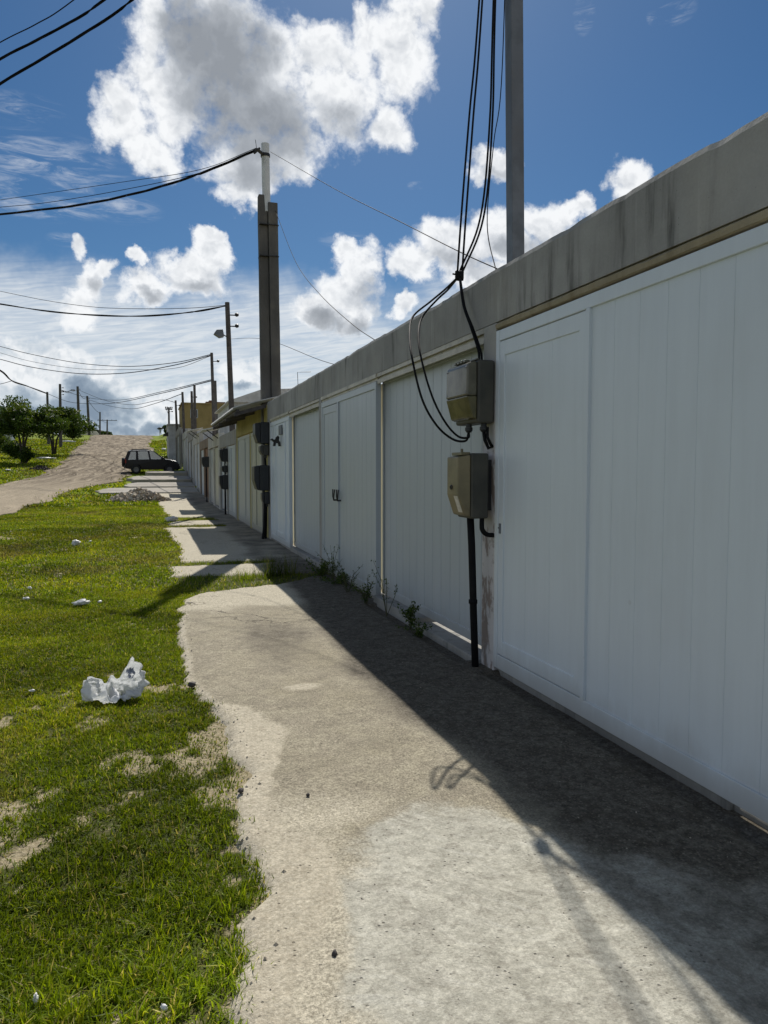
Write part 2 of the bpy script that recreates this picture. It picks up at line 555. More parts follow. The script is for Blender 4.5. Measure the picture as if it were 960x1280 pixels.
sm = g.ss(.25, .78, g.m('ADD', g.attr('sand'), g.m('MULTIPLY', g.m('SUBTRACT', g.noise(p, 18, 7, .72), .5), .9)))
smv = g.n('ShaderNodeVectorRotate', rotation_type='Z_AXIS'); g.put(smv.inputs['Vector'], g.vm('ADD', p, g.vm('MULTIPLY', g.noise(p, 1.1, 3, .5, out=1), (.9, .9, 0)))); smv.inputs['Angle'].default_value = .6
smn = g.noise(g.vm('MULTIPLY', smv.outputs[0], (2.2, 14, 1)), 1.6, 6, .65)
greyc = g.mix(g.m('MULTIPLY', g.ss(.52, .70, smn), .55), greyc, (.27, .255, .21))
greyc = g.mix(g.m('MULTIPLY', g.ss(.46, .30, smn), .5), greyc, (.60, .585, .52))
old = g.mix(g.m('MULTIPLY', g.ss(.54, .70, smn), .40), old, (.18, .16, .12))
gm = g.ss(.22, .82, g.m('ADD', g.attr('grey'), g.m('MULTIPLY', g.m('SUBTRACT', g.noise(p, 7, 8, .72), .5), 1.5)))
old = g.mix(g.m('MULTIPLY', g.ss(.2, .8, g.m('ADD', pale_, g.m('MULTIPLY', g.m('SUBTRACT', n2, .5), .8))), .8), old, (.50, .455, .36))
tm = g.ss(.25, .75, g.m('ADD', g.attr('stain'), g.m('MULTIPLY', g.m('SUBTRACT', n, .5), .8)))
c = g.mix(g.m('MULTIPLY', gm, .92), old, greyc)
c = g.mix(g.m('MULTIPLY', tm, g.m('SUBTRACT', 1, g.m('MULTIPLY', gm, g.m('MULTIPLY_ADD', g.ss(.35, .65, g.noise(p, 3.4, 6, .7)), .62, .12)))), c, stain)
c = g.mix(sm, c, sand)
gr1 = g.ss(.34, .66, g.noise(p, 105, 3, .75)); gr2 = g.ss(.36, .64, g.noise(p, 42, 4, .7))
calm = g.m('SUBTRACT', 1, g.m('MULTIPLY', g.m('MAXIMUM', gm, g.m('MAXIMUM', sm, tm)), .62))
c = g.mix(calm, c, g.mix(gr1, (.64, .63, .61), (1.34, 1.34, 1.32)), 'MULTIPLY')
c = g.mix(1.0, c, g.mix(gr2, (.86, .86, .85), (1.12, 1.12, 1.12)), 'MULTIPLY')
pit = g.m('MULTIPLY', g.ss(.20, .10, g.voro(p, 38)), g.ss(.52, .62, g.noise(p, 7, 3)))
c = g.mix(g.m('MULTIPLY', pit, .6), c, (.07, .06, .045))
crk = g.voro(g.vm('ADD', p, g.vm('SCALE', g.noise(p, 2.2, 4, .6, out=1), .5)), .55, 'Distance', 'DISTANCE_TO_EDGE')
ck = g.m('MULTIPLY', g.ss(.008, .002, crk), g.ss(.5, .6, g.noise(p, .8, 2)))
c = g.mix(g.m('MULTIPLY', ck, .75), c, (.05, .042, .033))
g.put(b.inputs['Base Color'], c); b.inputs['Roughness'].default_value = .92; b.inputs['Specular IOR Level'].default_value = .2
hh = g.m('ADD', g.m('MULTIPLY', g.noise(p, 150, 4, .75), .45), g.m('ADD', g.m('MULTIPLY', g.noise(p, 16, 6, .72), .9), g.m('MULTIPLY', pit, -.7)))
hh = g.m('SUBTRACT', hh, g.m('MULTIPLY', ck, 1.0))
hh = g.m('ADD', hh, g.m('MULTIPLY', tm, g.m('MULTIPLY', sp_, 1.2)))
g.put(b.inputs['Normal'], g.bump(hh, .75, .011))
M['pave'] = m
M['slab_far'] = concrete('driveway_concrete', (.40, .37, .32), warm=(.42, .36, .27), streak=.3)

# ------------------------------------------------------------------ grid meshes with attributes
def grid_object(name, xs2d, ys2d, zs2d, mat, attrs, keep=None, skirt=0.0, smooth=True):
    ny, nx = xs2d.shape
    vs = np.stack([xs2d, ys2d, zs2d], -1).reshape(-1, 3)
    idx = np.arange(ny * nx).reshape(ny, nx)
    q = np.stack([idx[:-1, :-1], idx[:-1, 1:], idx[1:, 1:], idx[1:, :-1]], -1).reshape(-1, 4)
    if keep is not None:
        q = q[keep.reshape(-1)]
        used = np.unique(q); mp = -np.ones(len(vs), int); mp[used] = np.arange(len(used))
        vs = vs[used]; q = mp[q]; attrs = {k: a.reshape(-1)[used] for k, a in attrs.items()}
    nq = len(q)
    if skirt:
        e = np.concatenate([q[:, [0, 1]], q[:, [1, 2]], q[:, [2, 3]], q[:, [3, 0]]])
        key = np.sort(e, 1); k1 = key[:, 0] * len(vs) + key[:, 1]
        u, inv, cnt = np.unique(k1, return_inverse=True, return_counts=True)
        be = e[cnt[inv] == 1]
        base = len(vs)
        low = vs.copy(); low[:, 2] -= skirt
        bv = np.unique(be); mp = -np.ones(base, int); mp[bv] = np.arange(len(bv)) + base
        vs = np.concatenate([vs, low[bv]])
        attrs = {k: np.concatenate([a.reshape(-1), a.reshape(-1)[bv]]) for k, a in attrs.items()}
        q = np.concatenate([q, np.stack([be[:, 1], be[:, 0], mp[be[:, 0]], mp[be[:, 1]]], -1)])
    me = bpy.data.meshes.new(name)
    me.vertices.add(len(vs)); me.vertices.foreach_set('co', vs.astype(np.float32).ravel())
    me.loops.add(q.size); me.loops.foreach_set('vertex_index', q.astype(np.int32).ravel())
    me.polygons.add(len(q)); me.polygons.foreach_set('loop_start', np.arange(0, q.size, 4, dtype=np.int32))
    me.polygons.foreach_set('loop_total', np.full(len(q), 4, np.int32))
    me.update(); me.validate()
    sm = np.zeros(len(q), bool); sm[:nq] = smooth
    me.polygons.foreach_set('use_smooth', sm)
    for k, a in attrs.items():
        at_ = me.attributes.new(k, 'FLOAT', 'POINT'); at_.data.foreach_set('value', a.astype(np.float32).ravel())
    me.materials.append(mat)
    o = bpy.data.objects.new(name, me); COL.objects.link(o)
    return o


ys = np.concatenate([[-1500, -300, -60, -20, -8], np.arange(-3, 12, .06), np.arange(12, 22, .15), np.arange(22, 60, .5), np.arange(60, 170, 1.5), [172, 180, 190, 200, 220, 250, 300, 400, 500, 700, 900, 1500, 3000]])
xs = np.concatenate([[-3000, -900, -400, -200, -120, -80], np.arange(-60, -16, 2.0), np.arange(-16, -5, .5), np.arange(-5, -2.4, .15), np.arange(-2.4, .8, .06), np.arange(.8, 3, .3), np.arange(3, 12, .5), [13, 16, 20, 30, 60, 120, 300, 900, 3000]])
X, Y = np.meshgrid(xs, ys)
B = bare(X, Y) * (Y < 30) * (X < 1) * (Y > -3) * (X > -9)
B = np.maximum(B, ((X > 2.35) & (X < 40) & (Y < 70)) * .75)
o = grid_object('ground', X, Y, terrain(X, Y) + lawn(X, Y), M['terrain'], {'bare': B})
props(o, 'grassy ground with worn sandy patches rising to the hill crest', None, None, 'structure')

yr = ys[(ys >= 14) & (ys <= 300)]
t = np.linspace(0, 1, 34)
L, Rr = road_l(yr), road_r(yr)
X = L[:, None] + (Rr - L)[:, None] * t[None]; Y = np.repeat(yr[:, None], 34, 1)
rz = terrain(X, Y) + .03 * np.minimum(1, np.minimum(t, 1 - t) * 12)[None] + (fbm(X * 1.3, Y * .15, 1.2, 3, 61) - .5) * .10 * np.minimum(1, np.minimum(t, 1 - t) * 5)[None] + .035
o = grid_object('dirt_road', X, Y, rz, M['road'], {'across': np.repeat(t[None], len(yr), 0)}, skirt=.15)
props(o, 'rutted brown dirt road climbing to the crest', None, None, 'structure')

# pavement slabs
def pave_attrs(X, Y):
    e = edge_x(Y)
    d = X - e
    # worn edge of the old slab against the sand drift
    ob = np.interp(Y, [1.0, 1.7, 2.0, 2.39, 2.59, 2.81, 3.11, 3.43, 3.9, 4.23, 4.51, 5.08, 5.6, 6.5], [.30, .30, .36, .55, .55, .44, .43, .54, .64, .55, .40, .21, .1, -.2])
    wob = (fbm(X, Y, 2.2, 4, 47) - .5) * .22 + (fbm(X, Y, 9, 4, 48) - .5) * .12
    sand = sstep(.085, -.085, X - ob + wob) * (Y < 6.2)
    sand = np.maximum(sand, sstep(.10, .0, d) * .8)
    sand = np.maximum(sand, .75 * np.exp(-(((X - .92) / .16) ** 2 + ((Y - 4.62) / .10) ** 2) ** 1.5))
    gb = np.interp(X, [.2, .35, .54, .6, .78, .85, 1.05, 1.32, 1.45, 1.7, 2.2], [1.3, 1.75, 2.1, 2.3, 2.5, 2.7, 2.82, 2.76, 2.45, 2.2, 1.75])
    grey = sstep(.26, -.26, Y - gb + (fbm(X, Y, 2.5, 4, 57) - .5) * .55) * sstep(.2, .7, X + (fbm(X, Y, 2.0, 3, 58) - .5) * .3)
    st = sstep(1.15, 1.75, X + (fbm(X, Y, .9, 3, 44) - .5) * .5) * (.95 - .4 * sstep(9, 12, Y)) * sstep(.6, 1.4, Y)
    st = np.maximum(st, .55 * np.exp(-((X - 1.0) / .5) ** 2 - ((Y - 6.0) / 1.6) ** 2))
    pale = sstep(7.0, 7.9, Y + (fbm(X, Y, 1.5, 3, 59) - .5) * .8) * sstep(9.8, 9.2, Y) + .7 * sstep(3.5, 3.0, Y + .3 * X) * sstep(.3, .7, fbm(X, Y, 1.3, 3, 60)) + sstep(9.8, 10.2, Y) * .75 + .8 * sstep(2.75, 2.25, Y) * sstep(1.5, 1.0, X)
    return {'sand': sand, 'grey': grey, 'stain': st, 'pale': pale}


def pave_z(X, Y):
    sd, _ = slab_sd(X, Y)
    z = terrain(X, Y) + .014 + (fbm(X, Y, 1.1, 3, 12) - .5) * .02 + (fbm(X, Y, 9, 4, 13) - .5) * .007
    z = z - .075 * sstep(.035, -.11, sd + (fbm(X, Y, 16, 3, 14) - .5) * .05)
    return z - .03 * sstep(2.19, 2.23, X + (fbm(X, Y, 5, 3, 15) - .5) * .05) * (Y < 4.55) - .03 * sstep(2.13, 2.2, X) * (Y > 4.9) * (Y < 7.3)


ys2 = np.concatenate([np.arange(-2.5, 1, .06), np.arange(1, 9.8, .025), np.arange(9.8, 22.4, .05), np.arange(22.4, 38.2, .2)])
xs2 = np.concatenate([np.arange(-.06, 2.43, .025), [2.455]])
X, Y = np.meshgrid(xs2, ys2)
cx = (X[:-1, :-1] + X[1:, 1:]) / 2; cy = (Y[:-1, :-1] + Y[1:, 1:]) / 2
sdd, sid = slab_sd(cx, cy); sid = np.where(sdd > -.12, sid, 0)
for k, lab in ((1, 'near pavement slab of worn concrete with sandy edge'), (2, 'second pavement slab, narrow between two grassy joints'),
               (3, 'third pavement slab under the canopy shadow'), (4, 'fourth short pavement slab'), (5, 'long far pavement slab')):
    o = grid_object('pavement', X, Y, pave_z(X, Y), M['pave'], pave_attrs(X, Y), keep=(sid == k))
    props(o, lab, None, None, 'structure')

# raised driveways farther up
for (x0, y0, y1, za, zb, xl) in ((-2.7, 37.95, 41.3, .31, .47, 'lowest and longest driveway slab across the verge'), (-1.5, 41.5, 44.9, .53, .70, 'second driveway slab beyond the rubble pile'),
                             (-1.4, 45.3, 49.8, .86, 1.04, 'third driveway slab with dark front edge'), (-.5, 50.4, 53.2, 1.25, 1.36, 'raised driveway slab in front of the black car')):
    mb = MB()
    n = 8; rows = []
    for i in range(n + 1):
        t_ = i / n; q = y0 + (y1 - y0) * t_; z = za + (zb - za) * t_; xl_ = x0 + .9 * abs(t_ - .4) + random.uniform(-.15, .15)
        rows.append([(xl_, q, z - .7), (2.28, q, z - .7), (2.28, q, z), (xl_, q, z)])
    vs = [p_ for r_ in rows for p_ in r_]; fs = [(0, 1, 2, 3), tuple(n * 4 + k for k in (3, 2, 1, 0))]
    for i in range(n):
        for k in range(4): fs.append((i * 4 + k, i * 4 + (k + 1) % 4, i * 4 + 4 + (k + 1) % 4, i * 4 + 4 + k))
    mb.add(vs, fs)
    props(mb.build('driveway', M['slab_far'], bevel=.02), xl, None, None, 'structure')

# ------------------------------------------------------------------ grass
def blades(n_pts, x, y, z, h, w, tint, name, lean=.95):
    n = len(x)
    az = rng.uniform(0, 2 * np.pi, n); fa = rng.uniform(0, 2 * np.pi, n)
    ln = np.abs(rng.normal(0, lean, n)) + .1
    dx, dy = np.cos(az), np.sin(az); sx, sy = np.cos(fa), np.sin(fa)
    V = np.zeros((n, 5, 3), np.float32)
    for i, (tt, ww) in enumerate(((0, 1), (.55, .8), (1, 0))):
        off = h * tt * tt * ln
        zz = h * tt * np.maximum(.22, 1 - .40 * ln * tt)
        px, py, pz = x + dx * off, y + dy * off, z + zz
        if i < 2:
            V[:, 2 * i, 0] = px - sx * w * ww / 2; V[:, 2 * i, 1] = py - sy * w * ww / 2; V[:, 2 * i, 2] = pz
            V[:, 2 * i + 1, 0] = px + sx * w * ww / 2; V[:, 2 * i + 1, 1] = py + sy * w * ww / 2; V[:, 2 * i + 1, 2] = pz
        else:
            V[:, 4, 0] = px; V[:, 4, 1] = py; V[:, 4, 2] = pz
    b = np.arange(n, dtype=np.int32) * 5
    loops = np.stack([b, b + 1, b + 3, b + 2, b + 2, b + 3, b + 4], -1).ravel()
    starts = np.stack([np.arange(n) * 7, np.arange(n) * 7 + 4], -1).ravel().astype(np.int32)
    tot = np.tile(np.array([4, 3], np.int32), n)
    me = bpy.data.meshes.new(name)
    me.vertices.add(n * 5); me.vertices.foreach_set('co', V.ravel())
    me.loops.add(len(loops)); me.loops.foreach_set('vertex_index', loops)
    me.polygons.add(n * 2); me.polygons.foreach_set('loop_start', starts); me.polygons.foreach_set('loop_total', tot)
    me.update()
    a = me.attributes.new('tint', 'FLOAT_COLOR', 'POINT')
    col = np.concatenate([tint, np.ones((n, 1))], 1)
    a.data.foreach_set('color', np.repeat(col, 5, 0).astype(np.float32).ravel())
    me.materials.append(M['grass'])
    o = bpy.data.objects.new(name, me); COL.objects.link(o)
    return o


def tints(x, y, dry=.07, yel=0.):
    n = len(x)
    pal = np.array([(.140, .196, .008), (.192, .255, .010), (.265, .290, .014), (.092, .138, .008), (.30, .29, .030), (.40, .345, .15)])
    p1 = fbm(x, y, .9, 3, 21)
    pr = np.stack([.30 + 0 * p1, .30 + 0 * p1, np.clip(.05 + (p1 - .45) * 1.2 + yel, .02, 1), np.clip(.22 - (p1 - .5), .02, 1), np.clip((p1 - .5) * .8 + yel * .6, .01, 1), dry + 0 * p1], 1)
    pr /= pr.sum(1, keepdims=True); cs = pr.cumsum(1)
    k = (rng.random(n)[:, None] > cs).sum(1).clip(0, 5)
    big_ = .62 + .62 * sstep(.30, .68, fbm(x, y, .55, 4, 25)) * (.55 + .9 * sstep(.3, .7, fbm(x, y, 2.6, 3, 26)))
    brown = sstep(.56, .72, fbm(x, y, .8, 4, 27))[:, None] * .5
    c_ = pal[k] * rng.uniform(.65, 1.3, (n, 1)) * np.minimum(big_, 1.15)[:, None]
    return c_ * (1 - brown) + c_.mean(1, keepdims=True) * np.array([[1.45, 1.15, .55]]) * brown


def sample_field(n, x0, x1, y0, y1, dens, far=True):
    x = rng.uniform(x0, x1, n); y = rng.uniform(y0, y1, n)
    return x, y


gx, gy, gh, gw, gt = [], [], [], [], []


def emit(x, y, h, w, t):
    gx.append(x); gy.append(y); gh.append(h); gw.append(w); gt.append(t)


# near lawn
N_ = 760000
x = rng.uniform(-3.4, .75, N_); y = .9 + 8.1 * rng.random(N_) ** 1.25
vis = x > -.75 - .29 * y
d = x - edge_x(y) - rng.normal(0, .035, len(x))
bb = bare(x, y)
clump = fbm(x, y, 9, 3, 77)
keep = vis & (d < 0) & (rng.random(len(x)) < np.clip(1.0 - .78 * bb, 0.02, 1) * np.clip(.60 + (clump - .38) * 2.2, .18, 1))
x, y, bb, clump = x[keep], y[keep], bb[keep], clump[keep]
longz = np.exp(-((y - 2.05) / .65) ** 2) * sstep(.35, .6, fbm(x, y, 1.8, 2, 81)) 
h = (.016 + .020 * clump + .018 * rng.random(len(x)) + .050 * longz * rng.random(len(x)) ** 1.5) * (1 - .4 * bb)
w = .0030 + .0022 * rng.random(len(x)) + .00045 * y
emit(x, y, h, w, tints(x, y, .07, .0) * (1 + .34 * np.clip((3.4 - y) / 1.4, 0, 1))[:, None])  # nearest blades tinted brighter to offset their self-shadow
# the lawn to the left of the photographed part, coarser
x = rng.uniform(-6.5, -.6, 260000); y = rng.uniform(.2, 9, 260000)
ok = (x <= -.75 - .29 * y) & (x > -3.2 - .33 * y) & (rng.random(len(x)) > .8 * bare(x, y))
x, y = x[ok], y[ok]; clump = fbm(x, y, 9, 3, 77)
emit(x, y, .022 + .022 * clump + .022 * rng.random(len(x)), .0065 + .004 * rng.random(len(x)), tints(x, y, .07))
# middle lawn
x = rng.uniform(-9, .7, 380000); y = 9 + 21 * rng.random(380000) ** 1.2
sl = in_slab(x, y + rng.normal(0, .05, len(x)))
dd = x - edge_x(y) - rng.normal(0, .05, len(x))
ok = (dd < 0) & (x > road_r(y) + rng.normal(0, .25, len(x))) & (x > -2.5 - .33 * y)
clump = fbm(x, y, 4, 3, 78); bb = bare(x, y)
ok &= rng.random(len(x)) < (1 - .95 * bb) * np.clip(.3 + clump, 0, 1)
x, y, clump = x[ok], y[ok], clump[ok]
emit(x, y, .03 + .045 * clump * rng.random(len(x)) + .02 * rng.random(len(x)), .008 + .0006 * y, tints(x, y, .05, .10))
# joints between the slabs
x = rng.uniform(.1, 2.4, 60000); y = rng.uniform(8, 23, 60000)
sl = in_slab(x, y + rng.normal(0, .06, len(x)))
ok = (sl == 0) & (x > edge_x(y)) & (rng.random(len(x)) < np.clip(1.15 - .42 * x, .06, 1)) & (y > 8.1)
x, y = x[ok], y[ok]
emit(x, y, .03 + .045 * rng.random(len(x)), .006 + .004 * rng.random(len(x)), tints(x, y, .08, .05) * (1 - .35 * sstep(1.0, 1.5, x))[:, None])  # blade tint darkens towards the wall, painting in its shade
# far verge and bank
x = rng.uniform(-20, 1.9, 170000); y = 30 + 85 * rng.random(170000) ** 1.5
inroad = (x > road_l(y) - rng.normal(0, .4, len(x))) & (x < road_r(y) + rng.normal(0, .3, len(x)))
slabs = ((y > 37.8) & (y < 41.5) & (x > -2.7)) | ((y > 41.3) & (y < 53) & (x > -1.5))
ok = ~inroad & ~slabs & ~((x > .2) & (y < 38)) & (rng.random(len(x)) < np.clip(fbm(x, y, .8, 3, 79) * 1.3, .1, 1))
x, y = x[ok], y[ok]
emit(x, y, (.05 + .11 * rng.random(len(x)) ** 2) * (1 + .004 * y), .03 + .0012 * y, tints(x, y, .04, .12))
x = np.concatenate(gx); y = np.concatenate(gy); h = np.concatenate(gh); w = np.concatenate(gw); tt = np.concatenate(gt)
o = blades(0, x, y, terrain(x, y) + lawn(x, y) - .003, h, w, tt, 'grass')
props(o, 'short green grass covering the verge beside the pavement', None, None, 'stuff')
# tall thin seed stalks
n = 260
x = rng.uniform(-1.6, .25, n); y = 1.5 + 9 * rng.random(n) ** 1.5
ok = (x < edge_x(y) - .08) & (bare(x, y) < .5)
x, y = x[ok], y[ok]
tint = np.array([(.28, .25, .12)]) * rng.uniform(.7, 1.2, (len(x), 1))
o = blades(0, x, y, terrain(x, y) + lawn(x, y), .10 + .12 * rng.random(len(x)), np.full(len(x), .0028), tint, 'grass_stalks', .35)
props(o, 'thin straw coloured seed stalks standing above the lawn', None, None, 'stuff')

# ------------------------------------------------------------------ walls and gates
XF = 2.30
ZT = 2.845
MB_ = MB


def boarded(y0, y1, xf, z0, z1, bw=.2, gr=.006, dep=.006, th=.028):
    """one sheet of grooved boards, faces the street (-X)"""
    poly = []
    k = max(1, round((y1 - y0) / bw)); step = (y1 - y0) / k
    poly.append((xf, y0))
    for i in range(1, k):
        yc = y0 + i * step
        poly += [(xf, yc - gr), (xf + dep, yc - gr * .4), (xf + dep, yc + gr * .4), (xf, yc + gr)]
    poly.append((xf, y1))
    poly += [(xf + th, y1), (xf + th, y0)]
    return MB().prism(poly, 'z', z0, z1)


GATES = 'garage gates along the wall'


def frame_mb(y0, y1, xf, z0, z1, w=.06, th=.05, wb=None, wt=None):
    mb = MB(); wb = wb or w; wt = wt or w
    mb.box(xf, xf + th, y0, y0 + w, z0, z1); mb.box(xf, xf + th, y1 - w, y1, z0, z1)
    mb.box(xf + .002, xf + th, y0 + w, y1 - w, z0, z0 + wb); mb.box(xf + .002, xf + th, y0 + w, y1 - w, z1 - wt, z1)
    return mb


def flush_gate(y0, y1, wick, label, mat, z0=.05, z1=2.385, xf=XF, handle=None, bw=.2, zg=0, gd=.006):
    """gate flush with the wall; wick = (wy0, wy1) is the wicket door inside it"""
    z0 += zg; z1 += zg
    r = thing('garage_gate', label, 'gate', (xf, (y0 + y1) / 2, z0), GATES)
    frame_mb(y0, y1, xf, z0, z1, .05, .06, wb=.10, wt=.075).build('gate_frame', mat, r, bevel=.004)
    wy0, wy1 = wick
    segs = []
    if wy0 - y0 > .15: segs.append((y0 + .05, wy0 - .035))
    if y1 - wy1 > .15: segs.append((wy1 + .035, y1 - .05))
    for a, b_ in segs:
        boarded(a, b_, xf + .016, z0 + .10, z1 - .075, bw, gd * .8, gd).build('gate_panel', mat, r)
    for yy in (wy0 - .035, wy1):
        if y0 + .06 < yy < y1 - .06:
            MB().box(xf - .004, xf + .05, yy, yy + .035, z0 + .10, z1 - .076).build('mullion', mat, r, bevel=.003)
    d = frame_mb(wy0 + .006, wy1 - .006, xf + .006, z0 + .104, z1 - .080, .07, .034, wb=.10, wt=.10).build('wicket_door', mat, r, bevel=.004)
    boarded(wy0 + .076, wy1 - .076, xf + .016, z0 + .204, z1 - .18, bw * 1.4, gd * .8, gd).build('door_panel', mat, d)
    if handle == 'lock':
        mb = MB(); mb.lathe([(0, 0), (.012, 0), (.012, -.006), (.006, -.010), (.006, -.016), (0, -.016)], (xf + .006, wy1 - .035, z0 + 1.0), 'x', 14)
        mb.box(xf - .002, xf + .008, wy1 - .046, wy1 - .026, z0 + .96, z0 + 1.03)
        mb.build('lock', M['galv'], d, bevel=.002)
    elif handle == 'drop':
        for s in (-.10, .10):
            yy = wy0 + s
            mb = MB(); zc = z0 + 1.02
            mb.tube([(xf - .03, yy - .05, zc + .11), (xf - .035, yy - .03, zc + .02), (xf - .03, yy, zc - .03), (xf - .035, yy + .03, zc + .02), (xf - .03, yy + .05, zc + .11)], .009, 6)
            mb.tube([(xf + .02, yy, zc - .03), (xf - .03, yy, zc - .03)], .012, 6)
            mb.build('handle', M['iron'], d if s > 0 else r)
    return r


def slide_gate(y0, y1, label, mat, z0=.09, z1=2.36, xf=2.40, bw=.2, zg=0):
    z0 += zg; z1 += zg
    r = thing('sliding_gate', label, 'gate', (xf, (y0 + y1) / 2, z0), GATES)
    boarded(y0 + .04, y1 - .04, xf + .012, z0 + .08, z1 - .05, bw).build('gate_panel', mat, r)
    frame_mb(y0, y1, xf, z0, z1, .04, .045, wb=.08, wt=.05).build('gate_frame', mat, r, bevel=.004)
    return r


def rough_edge(mb, y0, y1, x, z, n, amp, th=.03):
    pass


# ---- near property wall: header beam, pillars, sill
W = thing('boundary_wall', 'long grey concrete header wall over the white gates nearest the camera', 'wall', (2.4, 7, 0))
ny = 360
yy = np.linspace(-2.0, 15.05, ny)
mb = MB()
vs, fs = [], []
for i, q in enumerate(yy):
    top = ZT + (fbm(np.array([q]), np.array([0.]), 2.2, 5, 3)[0] - .5) * .022 - .02 * max(0, fbm(np.array([q]), np.array([9.]), 4, 3, 31)[0] - .62) / .38
    fx = XF + (fbm(np.array([q]), np.array([5.]), 1.5, 3, 4)[0] - .5) * .010
    for (xx, zz) in ((fx, 2.475), (fx, top - .03), (fx + .012, top), (2.50, top + .004), (2.50, 2.475)):
        vs.append((xx, q, zz))
for i in range(ny - 1):
    for k in range(5):
        fs.append((i * 5 + k, i * 5 + (k + 1) % 5, (i + 1) * 5 + (k + 1) % 5, (i + 1) * 5 + k))
fs += [(4, 3, 2, 1, 0), tuple((ny - 1) * 5 + k for k in range(5))]
mb.add(vs, fs)
mb.build('header_beam', M['wall'], W)
for (a, b_, mt, zt_) in ((4.60, 4.80, 'peel', 2.473), (10.06, 10.22, 'wall', 2.473), (14.72, 15.05, 'wall', 2.473)):
    MB().box(XF, 2.47, a, b_, -.1, zt_).build('pillar', M[mt], W, bevel=.008)
# rough mortar lip above gate A and trim under the header above the others
mb = MB(); vs, fs = [], []
q = np.linspace(-1.9, 4.60, 90)
for i, yv in enumerate(q):
    j = (fbm(np.array([yv]), np.array([2.]), 7, 3, 9)[0] - .5)
    vs += [(XF + .014, yv, 2.425), (XF + j * .012, yv, 2.43 + j * .012), (XF - .006 + j * .016, yv, 2.456 + j * .03), (XF + .02, yv, 2.476), (XF + .12, yv, 2.476), (XF + .12, yv, 2.425)]
for i in range(len(q) - 1):
    for k in range(6): fs.append((i * 6 + k, i * 6 + (k + 1) % 6, (i + 1) * 6 + (k + 1) % 6, (i + 1) * 6 + k))
mb.add(vs, fs); mb.build('mortar_lip', M['mortar'], W)
for (a, b_) in ((4.80, 7.42), (10.22, 12.62)):
    mb = MB()
    mb.prism([(XF + .004, 2.472), (XF + .004, 2.435), (XF + .03, 2.435), (XF + .03, 2.41), (XF + .012, 2.41), (XF + .012, 2.365), (XF + .022, 2.365), (XF + .022, 2.40), (XF + .14, 2.40), (XF + .14, 2.472)], 'y', a, b_)
    mb.build('gate_rail', M['channel'], W)
for (a, b_) in ((7.42, 10.06), (12.62, 14.72)):
    mb = MB(); mb.prism([(XF - .006, 2.472), (XF - .006, 2.43), (XF + .014, 2.43), (XF + .014, 2.40), (XF + .10, 2.40), (XF + .10, 2.472)], 'y', a, b_)
    mb.build('gate_rail', M['channel'], W)
# concrete sill under the gates, height steps added to block or leak sunlight
mb = MB()
mb.box(2.335, 2.47, 2.42, 4.6, -.1, .052); mb.box(2.36, 2.60, -2, 2.42, -.1, .012)
mb.box(2.33, 2.47, 7.44, 10.06, -.1, .055); mb.box(2.33, 2.47, 12.6, 14.72, -.1, .055)
mb.box(2.27, 2.60, 4.80, 6.15, -.1, .045); mb.box(2.27, 2.60, 6.15, 7.44, -.1, .085); mb.box(2.31, 2.60, 10.22, 12.6, -.1, .085)
mb.build('sill', M['wall2'], W, bevel=.01)

flush_gate(.35, 4.60, (3.50, 4.555), 'large white boarded gate nearest the camera, right of the meter boxes', M['gate'], z0=.045, z1=2.412, handle='lock', gd=.0024)
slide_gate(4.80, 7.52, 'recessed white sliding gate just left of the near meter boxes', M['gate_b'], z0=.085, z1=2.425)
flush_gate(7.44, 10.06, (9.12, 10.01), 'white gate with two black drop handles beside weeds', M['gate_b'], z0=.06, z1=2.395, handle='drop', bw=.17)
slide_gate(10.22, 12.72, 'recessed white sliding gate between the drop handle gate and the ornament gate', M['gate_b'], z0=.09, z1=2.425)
e = flush_gate(12.62, 14.72, (13.05, 14.10), 'white gate with a small black animal ornament near its top', M['gate'], z0=.06, z1=2.395, bw=.26)
# ornament: small four legged silhouette, cut from plate
sil = [(-.16, .05), (-.10, .10), (-.05, .06), (.0, .07), (.02, .14), (.08, .20), (.12, .15), (.11, .04), (.14, -.02), (.16, -.16), (.10, -.16), (.08, -.06), (.02, -.06), (-.0, -.16), (-.07, -.16), (-.05, -.03), (-.10, .03)]
oc = at(347, 552, 13.6)
MB().prism([(XF - .09 + a * .62, oc[2] + b_ * .55) for a, b_ in sil], 'y', 13.5, 13.56).build('ornament', M['iron'], e)
mb = MB()
mb.box(XF - .012, XF + .012, 13.30, 13.62, oc[2] + .12, oc[2] + .30)
mb.build('letter_slot', M['galv'], e)

# added strips, translucent stand-ins for sunlight in the gaps between gates
for (ya, yb, lab, z1_) in ((7.50, 7.86, 'added translucent strip imitating sunlight in the gap left of the nearest recessed gate', 2.40), (12.70, 13.15, 'added translucent strip imitating sunlight in the gap beside the ornament gate', 2.40)):
    mb = MB(); mb.box(2.450, 2.454, ya, yb, .09, z1_)
    props(mb.build('gap_glow_strip', M['gap_glow']), lab, 'strip', 'added glow strips in the gate gaps')

# ---- properties farther along
def far_wall(y0, y1, ztop, zh, matw, label, gates, mats, pill=.35, zg=0., xo=0.):
    r = thing('boundary_wall', label, 'wall', (2.4 + xo, (y0 + y1) / 2, zg))
    MB().box(XF + xo, XF + .2 + xo, y0, y1, zg + zh, zg + ztop).build('header_beam', matw, r, bevel=.01)
    ed = [y0] + [q for g_ in gates for q in g_] + [y1]
    for i in range(0, len(ed), 2):
        if ed[i + 1] - ed[i] > .02:
            MB().box(XF + xo + .004, XF + .18 + xo, ed[i], ed[i + 1], zg - .6, zg + zh - .003).build('pillar', matw, r, bevel=.01)
    mb = MB()
    for a, b_ in gates: mb.box(XF + xo + .02, XF + xo + .2, a, b_, zg - .6, zg + .05)
    mb.build('sill', M['wall2'], r)
    return r


